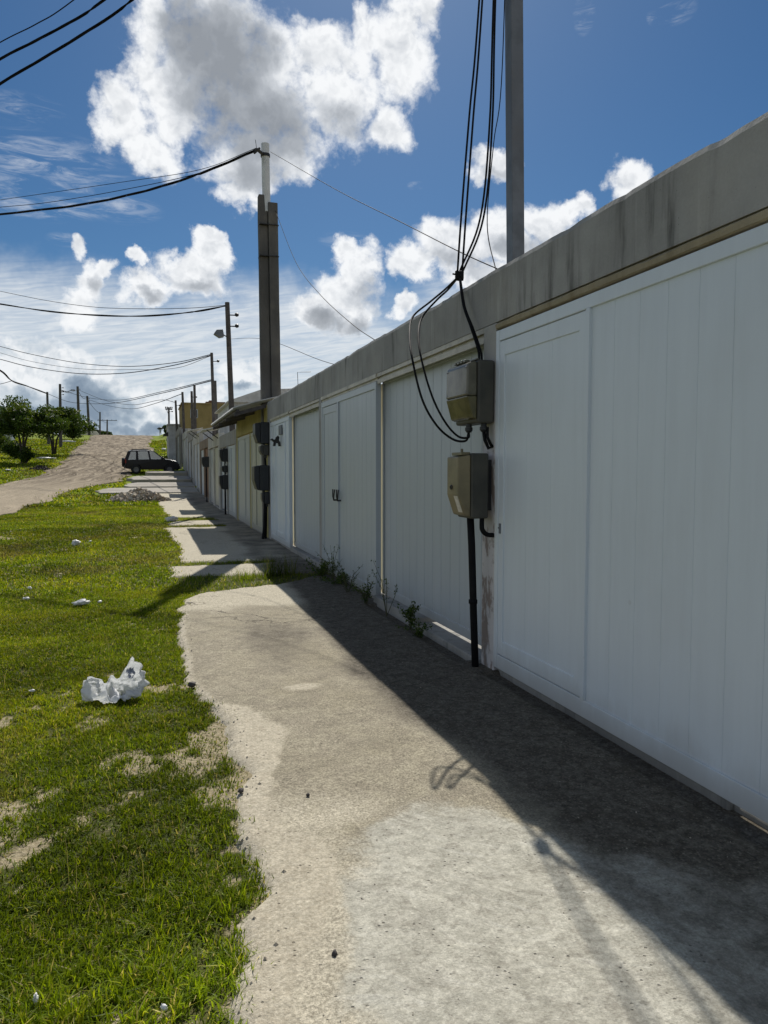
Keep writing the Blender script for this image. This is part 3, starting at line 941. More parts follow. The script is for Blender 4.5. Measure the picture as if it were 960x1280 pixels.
# second property: yellow render with tiled canopy
far_wall(15.09, 20.9, 2.80, 2.36, M['wall_yellow'], 'yellow rendered wall under the pale canopy roof', [(15.55, 17.75), (18.0, 20.55)], None)
flush_gate(15.55, 17.75, (16.9, 17.70), 'cream gate under the canopy, right one of the pair', M['gate_y'], z1=2.33, bw=.22)
flush_gate(18.0, 20.55, (18.1, 18.95), 'shiny grey gate under the canopy, left one of the pair', M['gate_c'], z1=2.33, bw=.22)
far_wall(20.95, 26.4, 2.62, 2.2, M['wall2'], 'grey concrete wall with a weathered top behind the third meter boxes', [(21.3, 23.2), (23.9, 26.1)], None)
flush_gate(21.3, 23.2, (22.4, 23.15), 'narrow white gate right of the third meter boxes', M['gate_b'], z1=2.17, bw=.22)
slide_gate(23.9, 26.1, 'pale sliding gate left of the third meter boxes', M['gate_b'], z1=2.17, bw=.3, xf=2.36)
far_wall(26.45, 31.6, 2.75, 2.3, M['wall_pale'], 'pale wall with a small sheet awning on its top', [(26.9, 29.0), (29.3, 31.3)], None, zg=.02)
slide_gate(26.9, 29.0, 'cream boarded gate below the small awning', M['gate_y'], z1=2.27, bw=.3, xf=2.36)
slide_gate(29.3, 31.3, 'grey boarded gate beyond the small awning', M['gate_c'], z1=2.27, bw=.3, xf=2.36)
far_wall(31.65, 37.5, 2.7, 2.3, M['wall_rust'], 'brown block wall with a dark rusty gate', [(32.1, 34.3), (34.7, 37.1)], None, zg=.12)
slide_gate(32.1, 34.3, 'dark rusty steel gate in the brown wall', M['rust'], z1=2.27, bw=.3, xf=2.36, zg=.12)
slide_gate(34.7, 37.1, 'pale gate at the far end of the brown wall', M['gate_b'], z1=2.27, bw=.3, xf=2.36, zg=.12)
far_wall(37.55, 43.2, 2.95, 2.45, M['wall_pale'], 'pale wall with a jutting sheet roof beside the driveway slabs', [(38.0, 40.2), (40.7, 42.9)], None, zg=.40)
slide_gate(38.0, 40.2, 'white gate at the lowest driveway slab', M['gate_b'], z1=2.4, bw=.3, xf=2.36, zg=.40)
slide_gate(40.7, 42.9, 'white gate at the second driveway slab', M['gate_b'], z1=2.4, bw=.3, xf=2.36, zg=.45)
far_wall(43.25, 50.0, 2.9, 2.4, M['wall2'], 'grey wall behind the third driveway slab', [(43.9, 46.1), (46.9, 49.4)], None, zg=.85)
slide_gate(43.9, 46.1, 'grey gate at the third driveway slab', M['gate_c'], z1=2.37, bw=.3, xf=2.36, zg=.85)
slide_gate(46.9, 49.4, 'dull white gate just before the raised driveway slab', M['gate_b'], z1=2.37, bw=.3, xf=2.36, zg=.85)
far_wall(50.05, 58.5, 2.9, 2.4, M['wall_pale'], 'pale far wall in front of the parked car', [(50.6, 53.0), (54.2, 57.5)], None, zg=1.3)
slide_gate(50.6, 53.0, 'white gate above the raised driveway slab', M['gate_b'], z1=2.37, bw=.3, xf=2.36, zg=1.3)
slide_gate(54.2, 57.5, 'grey gate facing the bonnet of the parked car', M['gate_c'], z1=2.37, bw=.3, xf=2.36, zg=1.3)
far_wall(58.55, 67.8, 3.0, 2.5, M['wall2'], 'grey wall last in the row before the white house', [(59.5, 62.5), (64, 67)], None, zg=1.75, xo=-.25)
slide_gate(59.5, 62.5, 'pale gate beyond the parked car', M['gate_b'], z1=2.4, bw=.3, xf=2.12, zg=1.75)
slide_gate(64, 67, 'dark gate farthest up the row', M['iron'], z1=2.4, bw=.3, xf=2.12, zg=1.75)

# canopy of the second property
r = thing('canopy_roof', 'pale corrugated canopy jutting over the pavement beside the twin concrete pole', 'canopy', (2.1, 18.8, 2.8))
mb = MB(); n = 60
y0, y1 = 15.12, 20.85
top, bot = [], []
for i in range(n + 1):
    q = y0 + (y1 - y0) * i / n
    wv = .018 * math.cos(i * math.pi)
    top.append([(1.60, q, 2.71 + wv), (2.1, q, 2.86 + wv), (2.75, q, 3.02 + wv)])
vs = [p for row in top for p in row] + [(p[0], p[1], p[2] - .02) for row in top for p in row]
fs = []; N3 = 3 * (n + 1)
for i in range(n):
    for k in range(2):
        a = i * 3 + k
        fs.append((a, a + 1, a + 4, a + 3)); fs.append((a + N3 + 3, a + N3 + 4, a + N3 + 1, a + N3))
    for k in (0, 2):
        a = i * 3 + k; fs.append((a, a + 3, a + 3 + N3, a + N3))
for k in range(2):
    fs.append((k, k + 1, k + 1 + N3, k + N3)); a = n * 3 + k; fs.append((a, a + 1, a + 1 + N3, a + N3))
mb.add(vs, fs); mb.build('roof_sheet', M['roof_pale'], r)
mb = MB(); mb.box(1.68, 1.74, y0 + .06, y1 - .06, 2.63, 2.69)
mb.build('purlin', M['dark_pole'], r)
for q in (15.2, 17.0, 18.8, 20.6):
    mb = MB(); mb.hexa([(1.64, q, 2.55), (2.5, q, 2.80), (2.5, q, 2.88), (1.64, q, 2.63)], [(1.64, q + .06, 2.55), (2.5, q + .06, 2.80), (2.5, q + .06, 2.88), (1.64, q + .06, 2.63)])
    mb.build('rafter', M['dark_pole'], r)

for (x0, y0, y1, z, lab) in ((1.75, 26.6, 29.2, 2.86, 'small pale sheet awning over the pale wall'), (1.75, 37.8, 40.4, 3.40, 'bent sheet awning over the gate by the driveway slabs')):
    r = thing('awning', lab, 'awning', (2.1, (y0 + y1) / 2, z), 'sheet awnings on the far walls')
    mb = MB(); mb.hexa([(x0, y0, z), (2.5, y0, z + .16), (2.5, y0, z + .19), (x0, y0, z + .03)], [(x0, y1, z), (2.5, y1, z + .16), (2.5, y1, z + .19), (x0, y1, z + .03)])
    mb.build('awning_sheet', M['roof_pale'], r)
    for q in (y0 + .2, y1 - .25): MB().tube([(2.33, q, z - .3), (x0 + .15, q, z + .02)], .02, 6).build('bracket', M['iron'], r)

# ------------------------------------------------------------------ meter boxes on the near post
def gland(mb, x, y, z):
    mb.lathe([(0, 0), (.022, 0), (.022, -.022), (.028, -.024), (.028, -.045), (.016, -.06), (0, -.06)], (x, y, z), 'z', 12)


YB0, YB1 = 4.60, 5.02
r = thing('meter_box', 'upper meter box on the near post, grey cover with yellowed lower window', 'meter box', (2.22, 4.81, 1.77), 'electricity meter boxes on the gate posts')
MB().box(2.165, 2.296, YB0, YB1 - .03, 1.775, 2.215).build('housing', M['dark_box'], r, bevel=.018, seg=3)
# cover with its sloping lower front
MB().prism([(2.163, 2.205), (2.105, 2.195), (2.088, 2.175), (2.083, 1.965), (2.163, 1.965)], 'y', YB0 + .008, YB1 - .038).build('cover', M['grey_cover'], r, bevel=.014, seg=3)
MB().prism([(2.163, 1.9635), (2.083, 1.9635), (2.125, 1.815), (2.163, 1.80)], 'y', YB0 + .008, YB1 - .038).build('window', M['amber'], r, bevel=.01, seg=2)
mb = MB()
for k in range(4): mb.box(2.11 + .0, 2.15, YB0 + .10 + k * .055, YB0 + .13 + k * .055, 2.205, 2.222)
mb.box(2.16, 2.185, YB0 + .02, YB1 - .06, 2.213, 2.224)
mb.build('hinge', M['grey_cover'], r, bevel=.003)
for (ys_, zs_) in ((YB0 + .03, 2.17), (YB1 - .065, 2.17), (YB0 + .03, 2.0), (YB1 - .065, 2.0)):
    MB().lathe([(0, -.005), (.007, -.005), (.008, 0), (0, 0)], (2.0875, ys_, zs_ - .01), 'x', 8).build('screw', M['galv'], r)
MB().lathe([(0, 0), (.055, 0), (.055, .01), (.05, .014), (0, .014)], (2.088, 4.78, 2.09), 'x', 20).build('meter_dial', M['dark_box'], r)
for yg in (4.66, 4.78):
    mb = MB(); gland(mb, 2.20 + (.04 if yg < 4.7 else -.02), yg, 1.776); mb.build('cable_gland', M['black_box'], r, smooth=False)

YL0, YL1 = 4.60, 4.84
r = thing('meter_box', 'lower meter box on the near post, tan angular cover with pale sticker', 'meter box', (2.2, 4.8, 1.10), 'electricity meter boxes on the gate posts')
MB().box(2.12, 2.255, YL0, YL1, 1.105, 1.565).build('housing', M['dark_box'], r, bevel=.014, seg=3)
mb = MB()
MB().box(2.253, 2.300, YL0 + .05, YL1 - .03, 1.16, 1.52).build('mounting_plate', M['iron'], r)
fr = [(2.118, YL0 + .010, 1.12), (2.118, YL1 - .010, 1.12), (2.118, YL1 - .010, 1.553), (2.118, YL0 + .010, 1.553)]
md = [(2.028, YL0 + .022, 1.275), (2.028, YL1 - .022, 1.275), (2.028, YL1 - .022, 1.538), (2.028, YL0 + .022, 1.538)]
lo = [(2.078, YL0 + .022, 1.128), (2.078, YL1 - .022, 1.128)]
mb.add(fr + md + lo, [(4, 5, 6, 7), (8, 9, 5, 4), (0, 4, 7, 3), (0, 8, 4), (1, 2, 6, 5), (1, 5, 9), (3, 7, 6, 2), (0, 1, 9, 8), (0, 3, 2, 1)])
cv_ = mb.build('cover', M['tan_cover'], r, bevel=.007, seg=2)
mb = MB(); mb.lathe([(0, 0), (.017, 0), (.017, -.010), (.012, -.012), (.012, -.006), (0, -.006)], (2.029, YL0 + .13, 1.325), 'x', 16)
mb.build('lock', M['dark_box'], cv_)
sx_ = lambda z: 2.028 + (1.275 - z) / .147 * .050 - .0025
mb = MB(); za, zb = 1.265, 1.15
mb.hexa([(sx_(za), YL0 + .035, za), (sx_(za), YL0 + .10, za), (sx_(zb), YL0 + .10, zb), (sx_(zb), YL0 + .035, zb)],
        [(sx_(za) + .002, YL0 + .035, za), (sx_(za) + .002, YL0 + .10, za), (sx_(zb) + .002, YL0 + .10, zb), (sx_(zb) + .002, YL0 + .035, zb)])
mb.build('sticker', M['sticker'], cv_)
mb = MB(); mb.box(2.06, 2.13, YL0 + .04, YL1 - .03, 1.551, 1.572); mb.lathe([(0, .03), (.010, .03), (.010, 0)], (2.10, YL0 + .12, 1.568), 'z', 8)
mb.build('hinge', M['tan_cover'], r, bevel=.003)

# conduit to the ground and the small hose
mb = MB()
mb.tube([(2.16, 4.70, 1.11), (2.175, 4.705, .9), (2.205, 4.73, .4), (2.225, 4.735, -.02)], .026, 12)
mb.lathe([(.027, 0), (.032, .002), (.032, .03), (.027, .032)], (2.196, 4.722, .48), 'z', 12)
props(mb.build('conduit_pipe', M['rubber'], smooth=True), 'black conduit pipe running from the lower near meter box to the ground', 'pipe')
mb = MB()
hose = []
for k in range(13):
    a = R_(180 + 90 * k / 12)
    hose.append((2.235 + .07 + .07 * math.cos(a) - .02, 4.625, 1.045 + .06 * math.sin(a)))
mb.tube([(2.215, 4.625, 1.11)] + hose + [(2.31, 4.61, .985)], .017, 10)
props(mb.build('flexible_hose', M['rubber'], smooth=True), 'short black bent hose from the lower near meter box into the post', 'hose')

# second and third sets of boxes (darker, seen at an angle)
def meter(x, y, z, w, h, d, label, mat, win=False):
    r = thing('meter_box', label, 'meter box', (x, y, z), 'electricity meter boxes on the gate posts')
    MB().box(x, x + d * .62, y, y + w, z, z + h).build('housing', mat, r, bevel=.016, seg=2)
    MB().prism([(x - .002, z + h - .01), (x - d * .38, z + h - .03), (x - d * .38, z + h * .42), (x - d * .2, z + .02), (x - .002, z + .012)], 'y', y + .012, y + w - .012).build('cover', mat, r, bevel=.012)
    mb = MB(); gland(mb, x + d * .3, y + w * .35, z + .001); mb.build('cable_gland', M['black_box'], r)
    return r


meter(2.12, 14.80, 1.98, .40, .44, .29, 'black upper meter box at the end of the near wall', M['black_box'])
meter(2.18, 14.82, 1.74, .28, .22, .18, 'small grey junction box below the black upper meter box', M['dark_box'])
meter(2.10, 14.80, 1.02, .42, .52, .31, 'black lower meter box at the end of the near wall', M['black_box'])
meter(2.20, 14.82, .74, .24, .25, .16, 'small black box hanging below the black lower meter box', M['black_box'])
mb = MB(); mb.tube([(2.22, 14.93, 1.76), (2.24, 14.93, 1.50)], .022, 8)
props(mb.build('conduit_pipe', M['rubber']), 'short black conduit between the boxes at the near wall end', 'pipe')
mb = MB(); mb.tube([(2.21, 14.90, .76), (2.20, 14.92, .3), (2.16, 14.95, -.05)], .03, 8)
props(mb.build('conduit_pipe', M['rubber']), 'thicker black conduit slanting from the small hanging box to the ground', 'pipe')
mb = MB(); mb.tube([(2.25, 14.98, .76), (2.24, 14.98, .3), (2.23, 15.0, -.05)], .022, 8)
props(mb.build('conduit_pipe', M['rubber']), 'thinner straight black conduit from the small hanging box to the ground', 'pipe')
meter(2.15, 23.35, 1.70, .38, .42, .26, 'black upper box of the third meter set by the grey wall', M['black_box'])
meter(2.18, 23.38, 1.36, .26, .22, .18, 'small middle box of the third meter set', M['black_box'])
meter(2.14, 23.35, .82, .40, .46, .28, 'black lower box of the third meter set by the grey wall', M['black_box'])
props(MB().tube([(2.22, 23.5, .84), (2.22, 23.5, -.05)], .03, 8).build('conduit_pipe', M['rubber']), 'black conduit dropping to the pavement from the third meter set', 'pipe')
props(MB().tube([(2.22, 23.5, 1.72), (2.22, 23.5, 1.26)], .022, 8).build('conduit_pipe', M['rubber']), 'black conduit joining the boxes of the third meter set', 'pipe')
meter(2.12, 31.3, 1.55, .4, .45, .3, 'dark meter box by the rusty gate', M['black_box'])
mb = MB(); mb.tube([(2.2, 31.45, 1.57), (2.2, 31.45, 0)], .03, 8)
props(mb.build('conduit_pipe', M['rubber']), 'dark conduit under the meter box by the rusty gate', 'pipe')

# ------------------------------------------------------------------ cables
def cable(pts, r, label, sag=0, strands=1, n=24, twist=5, spread=None, cat='cable', name='cable', group='overhead cables', mat=None):
    """pts: control points; with two points a sagging span"""
    if len(pts) == 2:
        a, b_ = Vector(pts[0]), Vector(pts[1])
        path = []
        for i in range(n + 1):
            t = i / n
            p = a.lerp(b_, t); p.z -= sag * 4 * t * (1 - t); path.append(p)
    else:
        P_ = [Vector(p) for p in pts]; P_ = [P_[0] * 2 - P_[1]] + P_ + [P_[-1] * 2 - P_[-2]]
        path = []
        for i in range(1, len(P_) - 2):
            for k in range(8):
                t = k / 8
                a, b_, c_, d_ = P_[i - 1:i + 3]
                path.append(.5 * ((2 * b_) + (c_ - a) * t + (2 * a - 5 * b_ + 4 * c_ - d_) * t * t + (3 * b_ - a - 3 * c_ + d_) * t ** 3))
        path.append(P_[-2])
    mb = MB()
    if strands == 1: mb.tube(path, r, 6)
    else:
        sp = spread or r
        for s in range(strands):
            pp = []
            for i, p in enumerate(path):
                T = (path[min(i + 1, len(path) - 1)] - path[max(i - 1, 0)]).normalized()
                u = T.orthogonal().normalized(); w_ = T.cross(u)
                a = 2 * math.pi * s / strands + twist * i / len(path) * 2
                pp.append(p + (u * math.cos(a) + w_ * math.sin(a)) * sp)
            mb.tube(pp, r, 6)
    return props(mb.build(name, mat or M['rubber'], smooth=True), label, cat, group)


KN = (2.285, 5.20, 2.945)
PT = (2.72, 5.40, 8.05)
# bundle from the pole to the knot in front of the header
cable([PT, (2.52, 5.36, 5.1), (2.42, 5.30, 4.2), (2.32, 5.21, 3.4), KN], .008, 'left pair of thick black cables dropping from the steel pole to the knot', strands=2, spread=.018, twist=.7)
cable([(PT[0] + .02, PT[1], PT[2] - .1), (2.64, 5.36, 5.15), (2.60, 5.32, 4.2), (2.49, 5.24, 3.42), KN], .008, 'right pair of thick black cables dropping from the steel pole to the knot', strands=2, spread=.012, twist=.7)
mb = MB(); kp = []
for k in range(40):
    a = k * .9
    kp.append((KN[0] + .028 * math.cos(a), KN[1] + .028 * math.sin(a), KN[2] - .03 + .06 * k / 40))
mb.tube(kp, .009, 6); mb.tube([(KN[0] - .02, KN[1] + .08, KN[2] + .03), (KN[0], KN[1], KN[2]), (KN[0] - .01, KN[1] - .06, KN[2] - .02)], .008, 6)
props(mb.build('cable_tie', M['rubber'], smooth=True), 'tangled black knot tying the cables together above the wall top', 'cable tie')
# loops hanging down to the upper meter box
l1 = [KN, atx(556, 362, 2.32), atx(538, 377, 2.29), atx(516, 396, 2.12), atx(512, 420, 1.96), atx(516, 452, 1.87), atx(528, 500, 1.90), atx(546, 532, 2.0), atx(566, 549, 2.10), atx(582, 551, 2.16), (2.18, 4.785, 1.715)]
l2 = [KN, atx(560, 362, 2.33), atx(546, 375, 2.30), atx(528, 396, 2.16), atx(523, 418, 2.02), atx(527, 450, 1.94), atx(540, 495, 1.96), atx(556, 527, 2.04), atx(572, 545, 2.12), atx(585, 547, 2.17), (2.185, 4.79, 1.718)]
cable(l1, .0085, 'outer black cable loop hanging from the knot to the upper meter box', group='cable loops at the near post')
cable(l2, .0085, 'inner black cable loop hanging from the knot to the upper meter box', group='cable loops at the near post')
cable([KN, at(580, 382, 5.0), at(590, 410, 4.88), at(599, 437, 4.80), (2.25, 4.74, 2.225)], .0085, 'thick black cables running from the knot down behind the upper meter box', strands=2, spread=.010, twist=.5, group='cable loops at the near post')
mb = MB(); mb.tube([(2.24, 4.66, 1.73), (2.245, 4.65, 1.66), (2.27, 4.64, 1.60), (2.30, 4.63, 1.62)], .013, 8); mb.tube([(2.26, 4.64, 1.75), (2.255, 4.63, 1.68), (2.285, 4.63, 1.62)], .011, 8)
props(mb.build('cable', M['rubber'], smooth=True), 'short black cable stub under the upper meter box entering the post', 'cable', 'cable loops at the near post')
cable([(2.78, 5.40, 7.0), at(628, 80, 5.42), at(617, 180, 5.42), at(609, 280, 5.4), (2.42, 4.83, 2.86)], .004, 'thin wire hanging beside the steel pole down to the wall top')

# ------------------------------------------------------------------ poles
POLES = 'utility poles along the street'
r = thing('utility_pole', 'square grey steel pole rising behind the wall above the near meter boxes', 'pole', (2.93, 5.4, 0), POLES)
mb = MB(); w_ = .055
mb.hexa([(2.93 + a, 5.4 + b_, 0) for a, b_ in ((-w_, -w_), (w_, -w_), (w_, w_), (-w_, w_))], [(2.775 + a, 5.4 + b_, 8.2) for a, b_ in ((-w_, -w_), (w_, -w_), (w_, w_), (-w_, w_))])
mb.build('shaft', M['galv'], r, bevel=.006)
MB().lathe([(0, .03), (.05, .02), (.08, 0), (0, 0)], (2.775, 5.4, 8.2), 'z', 10).build('cap', M['iron'], r)

r = thing('utility_pole', 'twin concrete pole with a white pipe on top beside the canopy', 'pole', (2.55, 15.62, 0), POLES)
for (xa, xb, xta, xtb, zt, y_) in ((2.28, 2.49, 2.235, 2.42, 7.24, 15.66), (2.494, 2.69, 2.43, 2.63, 7.08, 15.60)):
    mb = MB(); nz = 14; rows = []
    for i in range(nz + 1):
        t = i / nz; a = xa + (xta - xa) * t; b_ = xb + (xtb - xb) * t; z = -.2 + (zt + .2) * t
        d_ = .12 - .03 * t; jx = random.uniform(-.004, .004)
        rows.append([(a + jx, y_ - d_, z), (b_ + jx, y_ - d_, z), (b_ + jx, y_ + d_, z), (a + jx, y_ + d_, z)])
    vs = [p for q in rows for p in q]; fs = [(0, 3, 2, 1), tuple(nz * 4 + k for k in range(4))]
    for i in range(nz):
        for k in range(4): fs.append((i * 4 + k, i * 4 + (k + 1) % 4, i * 4 + 4 + (k + 1) % 4, i * 4 + 4 + k))
    mb.add(vs, fs); mb.build('shaft', M['pole'], r, bevel=.012)
pw = MB(); pw.tube([(2.42, 15.64, 6.9), (2.405, 15.63, 7.4), (2.395, 15.62, 8.30)], .085, 16); pw.build('pipe', M['pvc'], r, smooth=False)
for z in (5.95, 6.6): MB().box(2.235, 2.645, 15.475, 15.735, z, z + .012).build('strap', M['iron'], r)
mb = MB(); mb.lathe([(.092, -.03), (.10, -.03), (.10, .03), (.092, .03)], (2.395, 15.62, 8.06), 'z', 16)
mb.tube([(2.33, 15.56, 8.06), (2.20, 15.40, 8.07), (2.12, 15.40, 8.03)], .035, 6); mb.tube([(2.25, 15.44, 8.12), (2.13, 15.38, 7.98)], .025, 6); mb.tube([(2.18, 15.4, 8.1), (2.16, 15.4, 8.26)], .006, 5)
mb.build('cable_clamp', M['iron'], r)


def far_pole(xb, xt, y, zb, zt, rb, label, arm=0, ins=0, lamp=False, mat='dark_pole', sq=False):
    r = thing('utility_pole', label, 'pole', (xb, y, zb), POLES)
    mb = MB()
    if sq:
        mb.hexa([(xb + a * rb, y + b_ * rb, zb - .3) for a, b_ in ((-1, -1), (1, -1), (1, 1), (-1, 1))], [(xt + a * rb * .7, y + b_ * rb * .7, zt) for a, b_ in ((-1, -1), (1, -1), (1, 1), (-1, 1))])
    else: mb.tube([(xb, y, zb - .3), ((xb + xt) / 2, y, (zb + zt) / 2), (xt, y, zt)], [rb, rb * .85, rb * .7], 10)
    mb.build('shaft', M[mat], r)
    if arm:
        mb = MB(); mb.box(xt - arm, xt + arm, y - .16, y - .10, zt - .28, zt - .14); mb.tube([(xt - arm * .7, y - .13, zt - .2), (xt, y - .1, zt - .9)], .025, 5)
        a_ = mb.build('crossarm', M[mat], r)
        for s in (-.9, -.45, .45, .9):
            MB().lathe([(0, .2), (.05, .17), (.07, .1), (.04, .05), (.03, -.02)], (xt + s * arm, y - .13, zt - .14), 'z', 8).build('insulator', M['iron'], a_)
    for k in range(ins):
        mb = MB(); z = zt - .45 - .4 * k
        mb.tube([(xt, y, z), (xt + .32, y - .05, z)], .022, 6); mb.lathe([(0, .1), (.07, .06), (.075, -.02), (0, -.06)], (xt + .33, y - .05, z), 'z', 8)
        mb.build('insulator', M['iron'], r)
    if lamp:
        mb = MB(); z = zt - 1.15
        mb.tube([(xt, y, z - .1), (xt - .2, y - .05, z)], .025, 6); mb.prism([(xt - .5, z - .02), (xt - .40, z + .12), (xt - .18, z + .14), (xt - .14, z - .10), (xt - .30, z - .14)], 'y', y - .2, y + .12)
        mb.build('lamp_head', M['galv'], r, bevel=.02)
    return r


def zt_at(px, py, Y): return at(px, py, Y)


q = at(284, 378, 27); b0 = at(293, 520, 27)
far_pole(b0[0], q[0], 27, 0, q[2], .12, 'leaning dark pole with small floodlight and insulators behind the canopy', ins=2, lamp=True)
q = at(264.5, 441, 40); b0 = at(269, 530, 40)
far_pole(b0[0], q[0], 40, .35, q[2], .11, 'dark pole with insulators in front of the yellow house', ins=1)
q2 = at(267.5, 476, 40.4)
far_pole(b0[0] + .06, q2[0], 40.4, .35, q2[2], .17, 'thick stub pole strapped to the pole in front of the yellow house', mat='pole', sq=True)
for (px, pt, pbx, Y, lab, kw) in ((243, 481, 245, 55, 'slender tall pole left of the yellow house front', {}), (239.5, 489, 242, 57.5, 'slender bracketed pole beside the slender tall one', dict(ins=1)),
                                  (228, 490, 232, 60, 'thin pole at the left corner of the yellow house', {}), (219.5, 500.5, 223, 67, 'thin leaning pole above the last wall', dict(ins=1)),
                                  (211, 509, 212, 78, 'farthest right hand pole behind the white house', dict(arm=.35, ins=1))):
    q = at(px, pt, Y); bq = at(pbx, 590, Y)
    far_pole(bq[0], q[0], Y, float(terrain(2, Y)), q[2], .13, lab, **kw)
for (px, pt, pbx, Y, rr_, lab, kw) in ((75, 480, 76, 94, .20, 'tall left pole with stacked insulators and lamp arm behind the rounder tree', dict(ins=3)),
                                      (97, 483, 99.5, 125, .26, 'tall left pole right of the dark roadside bush', dict(ins=1)),
                                      (109, 495, 112, 140, .26, 'left pole at the road crest with wires', dict(ins=2)),
                                      (125, 515, 125, 195, .25, 'short looking pole beyond the road crest', {}),
                                      (134, 524.5, 134, 200, .24, 'pole with wide crossarm beyond the road crest', dict(arm=2.4)),
                                      (59, 490, 61, 100, .19, 'pole rising out of the tree crowns on the left', {})):
    q = at(px, pt, Y); bq = at(pbx, 560, Y)
    far_pole(bq[0], q[0], Y, float(terrain(bq[0], Y)), q[2], rr_, lab, **kw)
# lamp arm of the tall left pole
q = at(75, 490, 94)
mb = MB(); mb.tube([q, (q[0] + .8, 94, q[2] + .05), (q[0] + 1.35, 93.9, q[2] + .25)], .04, 6); mb.box(q[0] + 1.2, q[0] + 1.65, 93.8, 94.0, q[2] + .2, q[2] + .32)
par = [o_ for o_ in COL.objects if o_.name.startswith('utility_pole') and o_.parent is None and 'stacked insulators' in o_.get('label', '')][0]
mb.build('lamp_arm', M['dark_pole'], par)
q0 = at(365, 497, 13); q1 = at(365, 465, 13); q2 = at(382, 464.5, 13)
mb = MB(); mb.tube([(q0[0] + .2, 13, 2.6), (q0[0] + .12, 13, q0[2])], .006, 5); mb.tube([(q0[0] + .12, 13, q0[2]), (q1[0] + .1, 13, q1[2]), (q2[0] + .1, 13, q2[2])], .006, 5)
props(mb.build('bent_rod', M['galv']), 'thin bent metal rod sticking up above the near wall', 'rod')

# overhead spans
PTX = (2.72, 5.38, 8.0)
def span(p0, p1, r, label, sag, **kw): return cable([p0, p1], r, label, sag, **kw)
def ext(pa, Ya, pb, Yb, k):
    """carry a sight line pair on to the left beyond the frame"""
    a, b_ = Vector(at(*pa, Ya)), Vector(at(*pb, Yb))
    return a, b_, b_ + (b_ - a) * k
for (pa, pb, rr_, lab, st) in (((165, 0), (0, 105), .016, 'lower thick cable crossing the top left corner', 3), ((130, 0), (0, 74), .015, 'middle thick cable crossing the top left corner', 3), ((92, 0), (0, 53), .007, 'thin upper wire crossing the top left corner', 1)):
    b_ = Vector(at(*pb, 11.0)); a = Vector(at(*pa, 10.0))
    top_ = Vector(PTX)
    mid = a
    e_ = b_ + (b_ - a) * 1.2
    cable([top_, a.lerp(top_, .45) + Vector((0, 0, -.12)), a, a.lerp(b_, .5) + Vector((0, 0, -.03)), b_, e_], rr_ * (.6 if st > 1 else 1), lab, strands=st, spread=rr_ * .6, twist=8)
cl = (2.13, 15.40, 8.03)
def poly_span(start, pix, r, lab, st=1, extra=1.0, sp=None):
    pts = [Vector(start)] + [Vector(at(x, y, Y)) for x, y, Y in pix]
    pts.append(pts[-1] + (pts[-1] - pts[-2]) * extra)
    return cable([tuple(p) for p in pts], r, lab, strands=st, spread=sp, twist=9)
poly_span(cl, [(250, 217, 16.5), (180, 239, 17.6), (100, 256, 19), (0, 268, 21)], .012, 'heavy cable bundle from the white pipe pole across the street', 3, sp=.017)
poly_span((2.18, 15.4, 8.10), [(250, 212, 16.5), (150, 228, 18), (0, 250, 21)], .006, 'thin upper wire from the white pipe pole across the street')
poly_span((2.16, 15.4, 8.05), [(250, 216, 16.5), (150, 238, 18), (60, 253, 20), (0, 259, 21)], .007, 'thin lower wire from the white pipe pole across the street')
cable([(2.47, 15.4, 8.06), at(420, 237, 11.5), at(500, 277, 8.4), at(575, 315, 6.3), at(640, 344, 5.45)], .005, 'thin wire sloping from the white pipe pole to the steel pole')
cable([(2.58, 15.5, 6.9), at(370, 328, 13.5), at(400, 368, 11.5), at(440, 405, 9.5), at(470, 426, 8.0)], .005, 'slack service wire curving from the twin pole to the wall top')
p286 = at(284.5, 382, 27)
poly_span(p286, [(240, 390, 28), (180, 395, 30), (120, 394, 32), (60, 389, 34), (0, 380, 36)], .020, 'dark sagging cable from the floodlight pole across the street', 2, sp=.016)
poly_span((p286[0], 27, p286[2] + .02), [(240, 385, 28), (180, 386, 30), (120, 384, 32), (60, 376, 34), (0, 364, 36)], .011, 'thin upper wire from the floodlight pole across the street')
p266 = at(264.5, 444, 40)
poly_span(p266, [(220, 456, 42), (160, 466, 45), (100, 467, 48), (40, 459, 51), (0, 449, 53)], .024, 'lower sagging cable from the pole by the yellow house')
poly_span((p266[0], 40, p266[2] + .05), [(220, 453, 42), (160, 458, 45), (100, 454, 48), (40, 443, 51), (0, 433, 53)], .020, 'upper sagging cable from the pole by the yellow house')
poly_span((p266[0], 40, p266[2] - .02), [(220, 460, 42), (160, 462, 45), (100, 461, 48), (40, 452, 51), (0, 441, 53)], .012, 'thin middle wire from the pole by the yellow house')
p3 = at(264.5, 476, 40)
L59 = at(59, 492, 100); L75 = at(75, 487, 94); L97 = at(97, 487, 125); L109 = at(109, 499, 140)
cable([at(-40, 446, 70), at(0, 463, 76), at(15, 476, 80), at(35, 483, 88), L59], .05, 'dark bundle dropping from the left edge to the crown pole', strands=2, spread=.035)
cable([at(-20, 482, 78), at(0, 480, 79), at(15, 476, 80)], .03, 'short branch wire meeting the dark bundle at the left edge')
cable([L59, at(90, 503, 95), at(140, 504, 80), at(200, 492, 58), p3], .026, 'sagging cable from the crown pole to the pole by the yellow house')
cable([L75, at(110, 497, 90), at(150, 500, 78), at(205, 489, 57), (p3[0], 40, p3[2] + .06)], .022, 'sagging cable from the stacked insulator pole to the pole by the yellow house')
cable([L97, at(130, 500, 110), at(165, 506, 95), at(200, 500, 78), at(219.5, 503, 67)], .026, 'far cable from the bush side pole to the thin leaning pole')
cable([L109, at(135, 507, 120), at(165, 511, 100), at(195, 504, 75), at(228, 492, 60)], .028, 'far cable from the crest pole to the corner pole of the yellow house')
